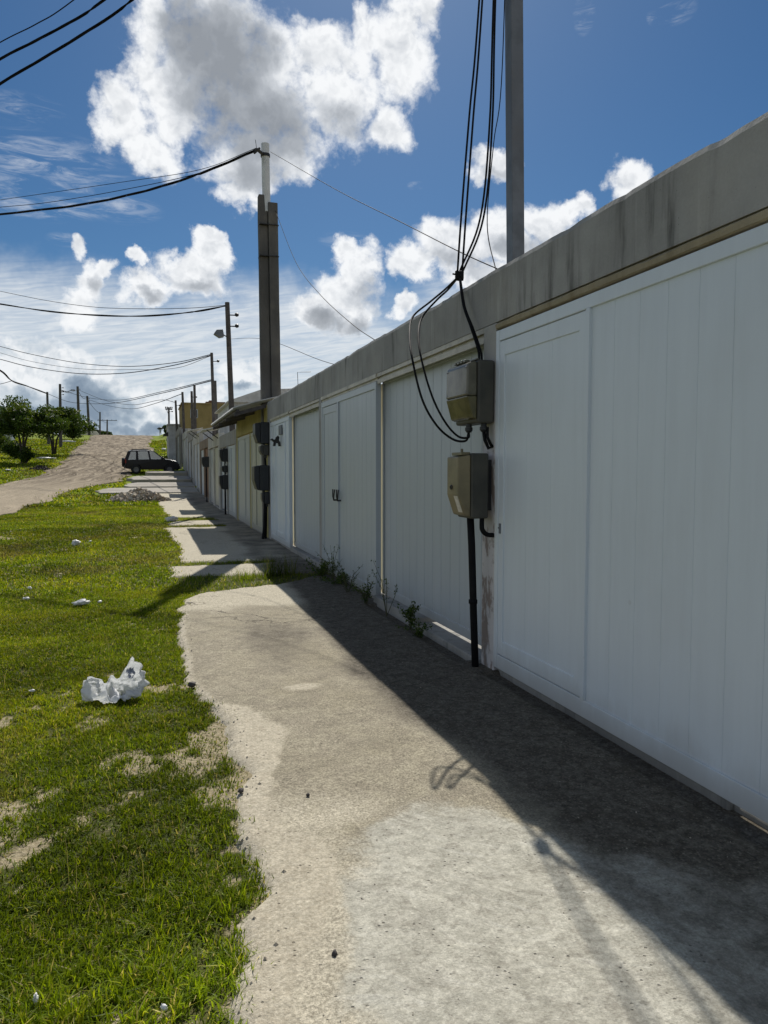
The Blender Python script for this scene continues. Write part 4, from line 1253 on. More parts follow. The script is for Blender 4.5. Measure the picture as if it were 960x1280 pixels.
cable([L75, at(86, 491, 108), L97], .03, 'cable between the two tall left poles')
cable([L97, at(103, 497, 132), L109], .035, 'cable between the tall left pole and the crest pole')
cable([L109, at(118, 511, 165), at(125, 517, 195)], .04, 'cable descending from the crest pole beyond the crest')
cable([(2.75, 27, 6.2), at(330, 424, 20), at(400, 450, 14), at(440, 460, 11)], .006, 'faint wire running right from the floodlight pole over the near wall')

# ------------------------------------------------------------------ houses
def box_house(name, label, x0, x1, y0, y1, z0, z1, mat, wins=(), para=.25, extras=None):
    r = thing(name, label, 'house', ((x0 + x1) / 2, (y0 + y1) / 2, z0))
    w_ = MB().box(x0, x1, y0, y1, z0, z1).build('walls', mat, r, bevel=.02)
    mb = MB()
    mb.box(x0 - .08, x1 + .08, y0 - .08, y1 + .08, z1 + .002, z1 + .14)
    mb.build('parapet', mat, r, bevel=.02)
    for (a, b_, c_, d_) in wins:
        f = frame_mb(a, b_, 0, c_, d_, .06, .05)
        f.v = [(p[1], y0 - .03 + p[0], p[2]) for p in f.v]
        fo = f.build('window', M['gate_c'], r)
        MB().box(a + .06, b_ - .06, y0 - .02, y0 - .004, c_ + .06, d_ - .06).build('pane', M['window_dark'], fo)
    return r


r = box_house('house', 'two storey yellow house with rusty tank deck behind the far walls', 2.6, 6.9, 66, 73, 1.9, 7.2, M['house_yellow'], [(3.3, 3.95, 6.0, 6.75), (5.2, 5.85, 6.0, 6.75)])
MB().box(2.57, 6.93, 65.9, 73.1, 1.9, 5.05).build('lower_storey', M['house_white'], r)
mb = MB(); mb.box(4.7, 6.4, 66.6, 69, 7.34, 7.52); mb.box(5.0, 5.6, 66.8, 68, 7.52, 7.66); mb.build('tank_deck', M['rust'], r)
r = box_house('house', 'small white house at the far end of the row with black awning', 1.50, 2.54, 70, 78, 2.2, 5.55, M['house_white'])
MB().prism([(1.49, 4.95), (1.05, 4.7), (1.05, 4.62), (1.49, 4.62)], 'y', 70.1, 72).build('awning', M['iron'], r)
r = thing('house', 'pale grey house with gabled roof behind the canopy and twin pole', 'house', (5.2, 32, 0))
MB().box(3.1, 7.6, 30, 36, -.1, 4.2).build('walls', M['house_white'], r)
MB().prism([(2.95, 4.22), (4.3, 4.72), (6.4, 4.86), (7.8, 4.5), (7.8, 4.2), (2.95, 4.18)], 'y', 29.8, 36.2).build('roof', M['roof_pale'], r)
q = at(4, 520, 100)
r = box_house('house', 'blue grey house at the left edge behind the trees', q[0] - 8, q[0] + .1, 100, 107, 4, at(4, 509, 100)[2], M['house_blue'], [(q[0] - 1.5, q[0] - .5, 9.0, 10.2)])

# ------------------------------------------------------------------ trees and bushes
def leaves(centers, rad, n, size, name, parent, dark=.5, flat=1.0):
    cs = np.array(centers); k = rng.integers(0, len(cs), n)
    d = rng.normal(0, 1, (n, 3)); d /= np.linalg.norm(d, axis=1)[:, None]
    rr_ = np.array(rad)[k] * (rng.random(n) ** .42)
    c = cs[k] + d * rr_[:, None] * np.array([1, 1, flat])
    a = rng.normal(0, 1, (n, 3)); a /= np.linalg.norm(a, axis=1)[:, None]
    b_ = np.cross(a, rng.normal(0, 1, (n, 3))); b_ /= np.linalg.norm(b_, axis=1)[:, None]
    s = size * rng.uniform(.55, 1.35, n)[:, None]
    V = np.stack([c - a * s, c + b_ * s * .42, c + a * s, c - b_ * s * .42], 1).astype(np.float32)
    o0 = np.array(ORG[parent.name]); V = V - o0.astype(np.float32)
    me = bpy.data.meshes.new(name)
    me.vertices.add(n * 4); me.vertices.foreach_set('co', V.ravel())
    me.loops.add(n * 4); me.loops.foreach_set('vertex_index', np.arange(n * 4, dtype=np.int32))
    me.polygons.add(n); me.polygons.foreach_set('loop_start', np.arange(0, n * 4, 4, dtype=np.int32)); me.polygons.foreach_set('loop_total', np.full(n, 4, np.int32))
    me.update()
    pal = np.array([(.022, .045, .010), (.040, .075, .014), (.070, .110, .018), (.10, .13, .025), (.05, .045, .03)])
    lump = rng.random(len(cs))[k]
    idx = np.clip((lump * 2.2 + rng.random(n) * 2.0).astype(int), 0, 4); idx = np.where((idx == 4) & (rng.random(n) < .8), 2, idx)
    tint = pal[idx] * rng.uniform(.7, 1.3, (n, 1))
    at_ = me.attributes.new('tint', 'FLOAT_COLOR', 'POINT')
    at_.data.foreach_set('color', np.repeat(np.concatenate([tint, np.ones((n, 1))], 1), 4, 0).astype(np.float32).ravel())
    me.materials.append(M['leaf'])
    o = bpy.data.objects.new(name, me); COL.objects.link(o); o.parent = parent; ORG[o.name] = ORG[parent.name]
    return o


def tree(x, y, h, spread, label, nl=7000, stems=3, flat=.5, low=.42, skew=0, leaf=.20):
    z = float(terrain(x, y))
    r = thing('tree', label, 'tree', (x, y, z), 'trees on the left bank')
    mb = MB(); tips = []
    for s in range(stems):
        a = 2 * math.pi * s / stems + random.random()
        p0 = Vector((x + .08 * math.cos(a), y + .08 * math.sin(a), z - .1))
        p1 = Vector((x + .25 * spread * .4 * math.cos(a), y + .25 * spread * .4 * math.sin(a), z + h * .30))
        p2 = Vector((x + spread * .30 * math.cos(a) + skew * .4, y + spread * .30 * math.sin(a), z + h * .58))
        mb.tube([p0, p1, p2], [.11, .085, .06], 7)
        for k in range(5):
            a2 = a + random.uniform(-1.3, 1.3); rr_ = spread * random.uniform(.35, .98)
            hh_ = h * (1 - .38 * (rr_ / spread) ** 2) * random.uniform(.74, .98)
            p3 = Vector((x + rr_ * math.cos(a2) + skew, y + rr_ * math.sin(a2), z + max(h * low, hh_ - .2)))
            mid = p2.lerp(p3, .5) + Vector((0, 0, .15))
            mb.tube([p2, mid, p3], [.055, .035, .015], 5); tips.append(p3); tips.append(mid)
    mb.build('trunk', M['wood_dark'], r, smooth=True)
    for k in range(26):
        a2 = random.uniform(0, 6.28); rr_ = spread * 1.12 * math.sqrt(random.random())
        tips.append(Vector((x + rr_ * math.cos(a2) + skew, y + rr_ * math.sin(a2), z + h * random.uniform(low + .02, .93 - .3 * (rr_ / spread) ** 2))))
    leaves([tuple(t_) for t_ in tips], [random.uniform(.25, 1.15) * spread * .36 for _ in tips], nl, leaf, 'crown', r, flat=.6)
    return r


tree(-10.1, 65.5, 5.5, 2.9, 'dark spreading tree leftmost on the grassy bank', 24000, 3, low=.46, leaf=.13)
tree(-9.35, 79.3, 5.0, 3.0, 'lighter green tree with forked trunk beside the dark spreading tree', 18000, 3, low=.54, skew=.2, leaf=.14)


def bush(x, y, w, h, label, n=2200, leaf=.14, name='bush', group='bushes on the hillside'):
    z = float(terrain(x, y))
    r = thing(name, label, 'bush', (x, y, z), group)
    mb = MB(); cs, rd = [], []
    for k in range(9):
        a = random.uniform(0, 6.28); q_ = w * .45 * math.sqrt(random.random())
        p = Vector((x + q_ * math.cos(a), y + q_ * math.sin(a), z + h * random.uniform(.3, .8)))
        mb.tube([(x, y, z - .05), p], [.03, .012], 5); cs.append(tuple(p)); rd.append(random.uniform(.28, .45) * min(w, h * 1.2))
    mb.build('stems', M['wood_dark'], r)
    leaves(cs, rd, n, leaf, 'foliage', r, flat=.8)
    return r


bush(-15.0, 82, 2.4, 2.0, 'round bush at the left edge of the photo')
bush(-11.6, 72, 1.7, 1.5, 'dark bush behind the leftmost tree trunk')
bush(-11.3, 118, 2.8, 2.6, 'dark round bush between the two tall left poles', leaf=.2)
bush(-9.7, 64.6, 1.0, 1.5, 'dark leafy shoot hugging the leftmost tree trunk', 1600, .1)
bush(3.0, 104, 1.7, 1.2, 'leafy bush at the right verge near the white house', leaf=.2)
bush(2.9, 128, 2.2, 1.2, 'low scrub on the right hand mound', leaf=.2)
bush(-15.5, 150, 4, 1.6, 'low scrub on the skyline left of the crest pole', leaf=.25)
bush(-11.5, 205, 2.6, 3.6, 'small tree like bush beside the crossarm pole', leaf=.3)
bush(-13.2, 66, 1.2, .9, 'small bush low at the left edge', 1200, .1)
# far dark mound beyond the crest
mb = MB(); vs, fs = [], []
na, nr = 40, 8
for i in range(nr + 1):
    for k in range(na):
        a = 2 * math.pi * k / na; q_ = i / nr
        hz = 4.7 * (1 - q_ ** 2) * (1 + .18 * math.sin(5 * a + i))
        vs.append((-16 + 11 * q_ * math.cos(a), 225 + 14 * q_ * math.sin(a), 7.6 + hz))
for i in range(nr):
    for k in range(na): fs.append((i * na + k, i * na + (k + 1) % na, (i + 1) * na + (k + 1) % na, (i + 1) * na + k))
mb.add(vs, fs)
M['scrub'] = simple('dark_scrub', (.05, .06, .025), .9, .4, .8, bump=1, bscale=2)
props(mb.build('hill', M['scrub'], smooth=True), 'dark scrubby mound beyond the road crest', None, None, 'structure')
MB_low = MB()
# low heap of brush at the road edge
def heap(x, y, w, l, h, n, smin, smax, mat, name, label, cat, zoff=0, seedv=1):
    rs = random.Random(seedv); mb = MB(); z0 = float(terrain(x, y)) + zoff
    na, nr = 22, 6; vs, fs = [], []
    for i in range(nr + 1):
        for k in range(na):
            a = 2 * math.pi * k / na; q_ = i / nr
            prof = (1 - q_) ** .9 * (1 - .3 * math.sin(3 * a + 1.3) * q_)
            vs.append((x + w * q_ * math.cos(a), y + l * q_ * math.sin(a), z0 - .03 + h * prof * rs.uniform(.75, 1.1)))
    for i in range(nr):
        for k in range(na): fs.append((i * na + k, i * na + (k + 1) % na, (i + 1) * na + (k + 1) % na, (i + 1) * na + k))
    mb.add(vs, fs)
    for _ in range(n):
        a = rs.uniform(0, 6.283); q_ = math.sqrt(rs.random()) * 1.08
        s = rs.uniform(smin, smax) * (1.2 if rs.random() < .2 else .8)
        c = Vector((x + w * q_ * math.cos(a), y + l * q_ * math.sin(a), z0 + max(0, h * max(0, 1 - q_) ** .9 * (1 - .3 * math.sin(3 * a + 1.3) * q_)) + s * .15))
        pts = [Vector((rs.uniform(-1, 1), rs.uniform(-1, 1), rs.uniform(-.7, .7))) for _ in range(1)]
        ax = Vector((rs.gauss(0, 1), rs.gauss(0, 1), rs.gauss(0, 1))).normalized(); u = ax.orthogonal().normalized(); v = ax.cross(u)
        A, B_, C_ = ax * s * rs.uniform(.4, .8), u * s * rs.uniform(.5, 1), v * s * rs.uniform(.3, .7)
        mb.hexa([c - A - B_ - C_, c - A + B_ * .8 - C_, c - A + B_ + C_ * .9, c - A - B_ * .9 + C_], [c + A - B_ * .8 - C_ * .9, c + A + B_ * .7 - C_, c + A + B_ * .9 + C_ * .7, c + A - B_ + C_ * .8])
    return props(mb.build(name, mat), label, cat)


m, g, b, _ = new_mat('mixed_rubble'); p = g.pos()
c = g.mix(g.ss(.35, .65, g.noise(p, 1.6, 4, .7)), (.52, .455, .35), (.24, .19, .14))
c = g.mix(g.ss(.5, .66, g.noise(p, 6, 4, .7)), c, (.55, .51, .43))
g.put(b.inputs['Base Color'], c); b.inputs['Roughness'].default_value = .95
g.put(b.inputs['Normal'], g.bump(g.noise(p, 30, 5, .7), .8, .03)); M['rubble'] = m
heap(-.55, 33.3, 1.25, .9, .52, 420, .04, .13, M['rubble'], 'rubble_pile', 'grey and brown rubble heap dumped on the grass by the pavement', 'rubble', seedv=3)
heap(-7.7, 57.5, .6, .5, .3, 120, .03, .12, M['wood_dark'], 'brush_heap', 'small dark heap of brush at the left road edge', 'brush heap', seedv=5)

# ------------------------------------------------------------------ weeds at the wall
def weed(x, y, h, w, n, label, leaf=.03, stems=6, dark=1.0, grassy=False):
    z = float(terrain(x, y)) + .01
    r = thing('weed', label, 'weed', (x, y, z), 'weeds growing along the wall')
    mb = MB(); pts = []
    for s in range(stems):
        a = random.uniform(0, 6.28); hh_ = h * random.uniform(.55, 1)
        q_ = w * random.uniform(.2, 1)
        P_ = [Vector((x, y, z - .02)), Vector((x + q_ * .35 * math.cos(a), y + q_ * .35 * math.sin(a), z + hh_ * .6)), Vector((x + q_ * math.cos(a), y + q_ * math.sin(a), z + hh_))]
        P_ = [Vector((min(v.x, 2.29), v.y, v.z)) for v in P_]
        mb.tube(P_, [.004, .003, .0015], 5)
        for k in range(12):
            t_ = random.uniform(.2, 1); pts.append(P_[0].lerp(P_[1], t_ * 2) if t_ < .5 else P_[1].lerp(P_[2], t_ * 2 - 1))
    mb.build('stems', M['weed_stem'], r)
    leaves([tuple(p) for p in pts], [leaf * 1.3] * len(pts), int(n * 1.5), leaf * .52, 'foliage', r)
    return r


M['weed_stem'] = simple('weed_stem', (.07, .07, .03), .8, .3)
weed(2.14, 9.45, .20, .32, 420, 'low dark weed clump at the foot of the drop handle gate', .035, 14)
weed(2.20, 9.0, .50, .25, 150, 'tall sparse weed against the drop handle gate', .022, 8)
weed(2.16, 8.1, .40, .42, 170, 'spreading weed between the drop handle gate and the gap glow strip', .022, 9)
weed(2.17, 7.35, .30, .20, 220, 'weed clump below the nearest gap glow strip', .028, 10)
weed(2.20, 6.75, .55, .38, 90, 'thin leggy weed right of the nearest gap glow strip', .02, 4)
weed(2.22, 6.1, .24, .12, 170, 'upright leafy weed at the foot of the nearest recessed gate', .034, 7)
weed(2.16, 5.75, .12, .2, 260, 'small flat weed beside the upright leafy one', .022, 7)
weed(2.2, 8.7, .14, .35, 420, 'low dark mat of weeds under the drop handles', .03, 9)

# tall grass tuft in the joint, wall shade darkened into its tint
n = 200
x = rng.normal(1.62, .13, n); y = rng.normal(9.72, .10, n)
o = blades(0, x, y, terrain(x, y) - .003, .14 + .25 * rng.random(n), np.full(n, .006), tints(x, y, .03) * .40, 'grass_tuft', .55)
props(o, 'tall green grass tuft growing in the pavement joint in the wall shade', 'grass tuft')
n = 130
x = rng.normal(1.15, .12, n); y = rng.normal(9.55, .06, n)
o = blades(0, x, y, terrain(x, y) - .003, .06 + .16 * rng.random(n), np.full(n, .006), tints(x, y, .03), 'grass_tuft', .5)
props(o, 'smaller sunlit grass tuft left of the tall tuft in the joint', 'grass tuft')

# ------------------------------------------------------------------ litter and stones
m, g, b, out = new_mat('thin_white_plastic'); p = g.pos()
g.put(b.inputs['Base Color'], g.mix(g.noise(p, 18, 4), (.80, .81, .82), (.88, .88, .88))); b.inputs['Roughness'].default_value = .38
tr = g.n('ShaderNodeBsdfTranslucent'); tr.inputs[0].default_value = (.92, .93, .93, 1)
mx = g.n('ShaderNodeMixShader'); mx.inputs[0].default_value = .55
g.t.links.new(b.outputs[0], mx.inputs[1]); g.t.links.new(tr.outputs[0], mx.inputs[2]); g.t.links.new(mx.outputs[0], out.inputs[0])
g.put(b.inputs['Normal'], g.bump(g.noise(p, 45, 5, .6, 1.5), .5, .01)); M['bag'] = m
M['bag_print'] = simple('faded_blue_print', (.22, .25, .36), .5, .3, 50, dirt=(.6, .6, .6), dscale=60)


def nz3(v, f, s):
    return vnoise(v[:, 0] * f + 3 * v[:, 2] * f, v[:, 1] * f - 2 * v[:, 2] * f + 7, s)


def bag():
    bx, by = -.235, 4.76; bz = float(lawn(bx, by)) + .010
    r = thing('plastic_bag', 'crumpled white plastic bag lying on the grass', 'bag', (bx, by, bz))
    nth, nt_ = 150, 46
    th = np.linspace(0, 2 * np.pi, nth, endpoint=False)[None]; t_ = np.linspace(.02, 1, nt_)[:, None]

    def gs(c_, w_): d_ = (th - np.radians(c_) + np.pi) % (2 * np.pi) - np.pi; return np.exp(-(d_ / np.radians(w_)) ** 2)
    # 0 = right, 90 = away from the camera, 180 = left, 270 = towards the camera
    rim = .058 + .128 * gs(46, 28) + .055 * gs(8, 24) + .050 * gs(152, 26) + .038 * gs(188, 20) - .022 * gs(275, 50) + .022 * gs(110, 24) + .012 * np.sin(5 * th) + .007 * np.sin(11 * th + 1)
    rx = .165 + .045 * gs(180, 26) + .02 * gs(20, 30) - .03 * gs(230, 16) + .008 * np.sin(7 * th); ry = .095 + .02 * gs(270, 40)
    rad = np.sin(t_ * np.pi / 2) ** .75
    lean = 1 - .16 * t_ ** 3 * (1 + gs(48, 40))
    x = rx * rad * np.cos(th) * lean; y = ry * rad * np.sin(th) * lean
    z = rim * t_ ** 2.4 + .004
    # belly of the sack bulges below the rim; a fold runs across the middle
    x = x * (1 + .16 * np.sin(np.pi * t_) * (t_ > .3)); y = y * (1 + .22 * np.sin(np.pi * t_))
    z = z + .050 * np.exp(-((x + .015 + .25 * y) / .020) ** 2) * np.clip(1 - t_ * .6, 0, 1) + .022 * np.exp(-((x - .07 + .2 * y) / .014) ** 2) * (1 - t_) + .02 * np.exp(-((x + .11 - .3 * y) / .016) ** 2) * (1 - t_)
    V = np.stack([x + 0 * z, y + 0 * z, z], -1).reshape(-1, 3)

    def crease(q, f, sd_): return np.abs(.5 * nz3(q + .1, f, sd_) + .5 * nz3(q[:, [1, 2, 0]] + .3, f * 1.1, sd_ + 7) - .5) * 2
    nrm = V - np.array([0, 0, .09]); nrm /= np.linalg.norm(nrm, axis=1)[:, None]
    V = V + nrm * (.032 * (crease(V, 13, 1) - .3) + .017 * (crease(V, 31, 2) - .3) + .006 * (crease(V, 70, 3) - .3))[:, None]
    # the rim is rolled outwards and ragged
    V = V * np.array([1.0, 1.0, 1.28])
    V[:, 2] = np.maximum(V[:, 2], .002)
    idx = np.arange(nth * nt_).reshape(nt_, nth); nx_ = np.roll(idx, -1, 1)
    q = np.stack([idx[:-1], nx_[:-1], nx_[1:], idx[1:]], -1).reshape(-1, 4)
    me = bpy.data.meshes.new('sack'); me.from_pydata(V.tolist(), [], q.tolist() + [tuple(idx[0][::-1])])
    me.materials.append(M['bag']); me.materials.append(M['bag_print'])
    co = np.array([p_.center[:] for p_ in me.polygons]); mi = np.zeros(len(co), int)
    pr = ((co[:, 0] - .085) / .026) ** 2 + ((co[:, 2] - .147) / .04) ** 2
    mi[(pr < 1) & (co[:, 1] > .0) & (vnoise(co[:, 0] * 110, co[:, 2] * 110, 5) > .5)] = 1
    me.polygons.foreach_set('material_index', mi.astype(np.int32)); me.polygons.foreach_set('use_smooth', [True] * len(co))
    o = bpy.data.objects.new('sack', me); COL.objects.link(o); o.parent = r
    sm_ = o.modifiers.new('thickness', 'SOLIDIFY'); sm_.thickness = .0015
    mb = MB(); P_ = []
    for k in range(13):
        a = R_(-35 + 240 * k / 12)
        P_.append((bx - .150 + .042 * math.cos(a), by + .035 + .012 * math.sin(3 * a), bz + .105 + .036 * math.sin(a)))
    mb.tube(P_, [.009 + .004 * math.sin(2.2 * k) for k in range(13)], 7)
    mb.build('handle', M['bag'], r, smooth=True)
    r.rotation_euler = (0, 0, R_(4))


bag()
M['litter'] = simple('white_litter', (.74, .74, .72), .5, .12, 20)


def scrap(px, py, w, label, h=.4, thick=.5, seed=0, z=None, name='litter', mat='litter', cat='litter', group='scraps of litter', ground=None):
    d = ray(px, py)
    t = np.linspace(.5, 140, 60000); P_ = CC + t[:, None] * d
    k = np.argmax(P_[:, 2] < terrain(P_[:, 0], P_[:, 1])); c = P_[k]
    import bmesh
    bm = bmesh.new(); bmesh.ops.create_icosphere(bm, subdivisions=3, radius=1)
    v = np.array([q.co[:] for q in bm.verts]); v = v * (1 + .6 * (nz3(v, 1.7, seed) - .5) + .5 * (np.abs(nz3(v, 4, seed + 1) - .5) * 2 - .5))[:, None]
    zb = float(terrain(c[0], c[1]) + lawn(c[0], c[1])) + (.015 if z is None else z)
    for q, co in zip(bm.verts, v): q.co = (co[0] * w / 2, co[1] * w / 2 * thick, max(0, co[2] * w * h / 2 + w * h * .35))
    me = bpy.data.meshes.new(name); bm.to_mesh(me); bm.free(); me.materials.append(M[mat])
    me.polygons.foreach_set('use_smooth', [True] * len(me.polygons))
    o = bpy.data.objects.new(name, me); COL.objects.link(o); o.location = (c[0], c[1], zb); o.rotation_euler = (0, 0, seed * .7)
    return props(o, label, cat, group)


scrap(95, 682, .17, 'white crumpled cup shaped scrap far out on the lawn', .75, .7, 1, .02)
scrap(113, 679, .09, 'tiny pale scrap right of the cup shaped one', .4, .6, 2, .03)
scrap(37, 737, .07, 'small white scrap at the left, upper of two', .5, .6, 3, .03)
scrap(33, 750, .08, 'small white scrap at the left, lower of two', .4, .6, 4, .03)
scrap(102, 757, .17, 'flattened white scrap in mid lawn, wide and low', .35, .55, 5, .025)
scrap(125, 755, .06, 'tiny scrap just right of the wide flattened one', .5, .6, 6, .03)
scrap(45, 1256, .028, 'white paper scrap at the bottom left of the lawn', 1.2, .5, 7, .02)
scrap(205, 1266, .020, 'pale pebble sized scrap near the bottom of the lawn', .8, .7, 8, .02)
scrap(40, 866, .035, 'faint pale scrap left of the plastic bag', .5, .6, 9, .02)
scrap(215, 652, .42, 'white crumpled scrap lying on the far pavement edge', .35, .5, 10, .02)
scrap(205, 563, 1.1, 'white scrap on the distant right verge', .25, .5, 11, .04)
scrap(213, 566, .5, 'smaller white scrap on the distant right verge', .5, .5, 12, .04)
scrap(85, 553, 2.4, 'long pale strip of rubbish on the left bank', .10, .18, 13, .05)
scrap(58, 574, 1.6, 'pale strip of rubbish below the forked tree', .10, .2, 14, .05)
scrap(10, 589, 1.2, 'pale scrap on the left bank by the road', .12, .3, 16, .05)
scrap(418, 1199, .022, 'dark pebble on the pale concrete patch', 1.1, .7, 15, .01, 'pebble', 'stone', 'pebble', 'pebbles on the pavement')
scrap(385, 1000, .018, 'dark pebble on the brown concrete', .9, .7, 17, .012, 'pebble', 'stone', 'pebble', 'pebbles on the pavement')
scrap(240, 860, .05, 'dark clod at the grassy pavement edge', .8, .8, 18, .01, 'pebble', 'stone', 'pebble', 'pebbles on the pavement')
scrap(301, 996, .03, 'small dark clod in the sand strip', .8, .8, 19, .01, 'pebble', 'stone', 'pebble', 'pebbles on the pavement')
# loose grit on pavement and sand
n = 900
x = rng.uniform(.15, 2.2, n); y = .9 + 7 * rng.random(n) ** 1.6
ok = (x > edge_x(y) - .02); x, y = x[ok], y[ok]
ne = 260
ye = 1.2 + 8 * rng.random(ne) ** 1.4
xe = edge_x(ye) + rng.normal(0.0, .045, ne)
ke = np.concatenate([np.zeros(len(x)), np.ones(ne)]); x = np.concatenate([x, xe]); y = np.concatenate([y, ye])
mb = MB()
for a, c_, e_ in zip(x, y, ke):
    s = .0016 + .0035 * random.random() ** 3 + e_ * (.002 + .006 * random.random() ** 2); z = max(float(pave_z(np.array(a), np.array(c_))), float(terrain(a, c_) + lawn(a, c_))) - .001
    ang = random.random() * 3; ca, sa = math.cos(ang) * s, math.sin(ang) * s
    mb.add([(a + ca, c_ + sa, z), (a - sa, c_ + ca, z), (a - ca, c_ - sa, z), (a + sa, c_ - ca, z), (a, c_, z + s)], [(0, 1, 4), (1, 2, 4), (2, 3, 4), (3, 0, 4)])
M['grit'] = simple('grit', (.42, .37, .29), .9, .55, 90)
props(mb.build('grit', M['grit']), 'loose grit scattered over the pavement', None, None, 'stuff')

# ------------------------------------------------------------------ parked car
M['car_paint'] = simple('black_car_paint', (.005, .005, .006), .28, .1, 2, spec=.3)
M['tyre'] = simple('tyre_rubber', (.014, .014, .014), .8, .2)
M['rim'] = simple('dull_alloy', (.16, .16, .17), .4, .1, metal=.6)
M['tail'] = simple('red_lens', (.22, .01, .01), .2, .1)
M['lens'] = simple('headlamp_lens', (.55, .57, .60), .12, .1)
m, g, b, out = new_mat('car_glass')
gl = g.n('ShaderNodeBsdfGlossy'); gl.inputs['Roughness'].default_value = .03; tp = g.n('ShaderNodeBsdfTransparent'); tp.inputs[0].default_value = (.55, .60, .60, 1)
mx = g.n('ShaderNodeMixShader'); mx.inputs[0].default_value = .18
g.t.links.new(tp.outputs[0], mx.inputs[1]); g.t.links.new(gl.outputs[0], mx.inputs[2]); g.t.links.new(mx.outputs[0], out.inputs[0]); M['glass'] = m


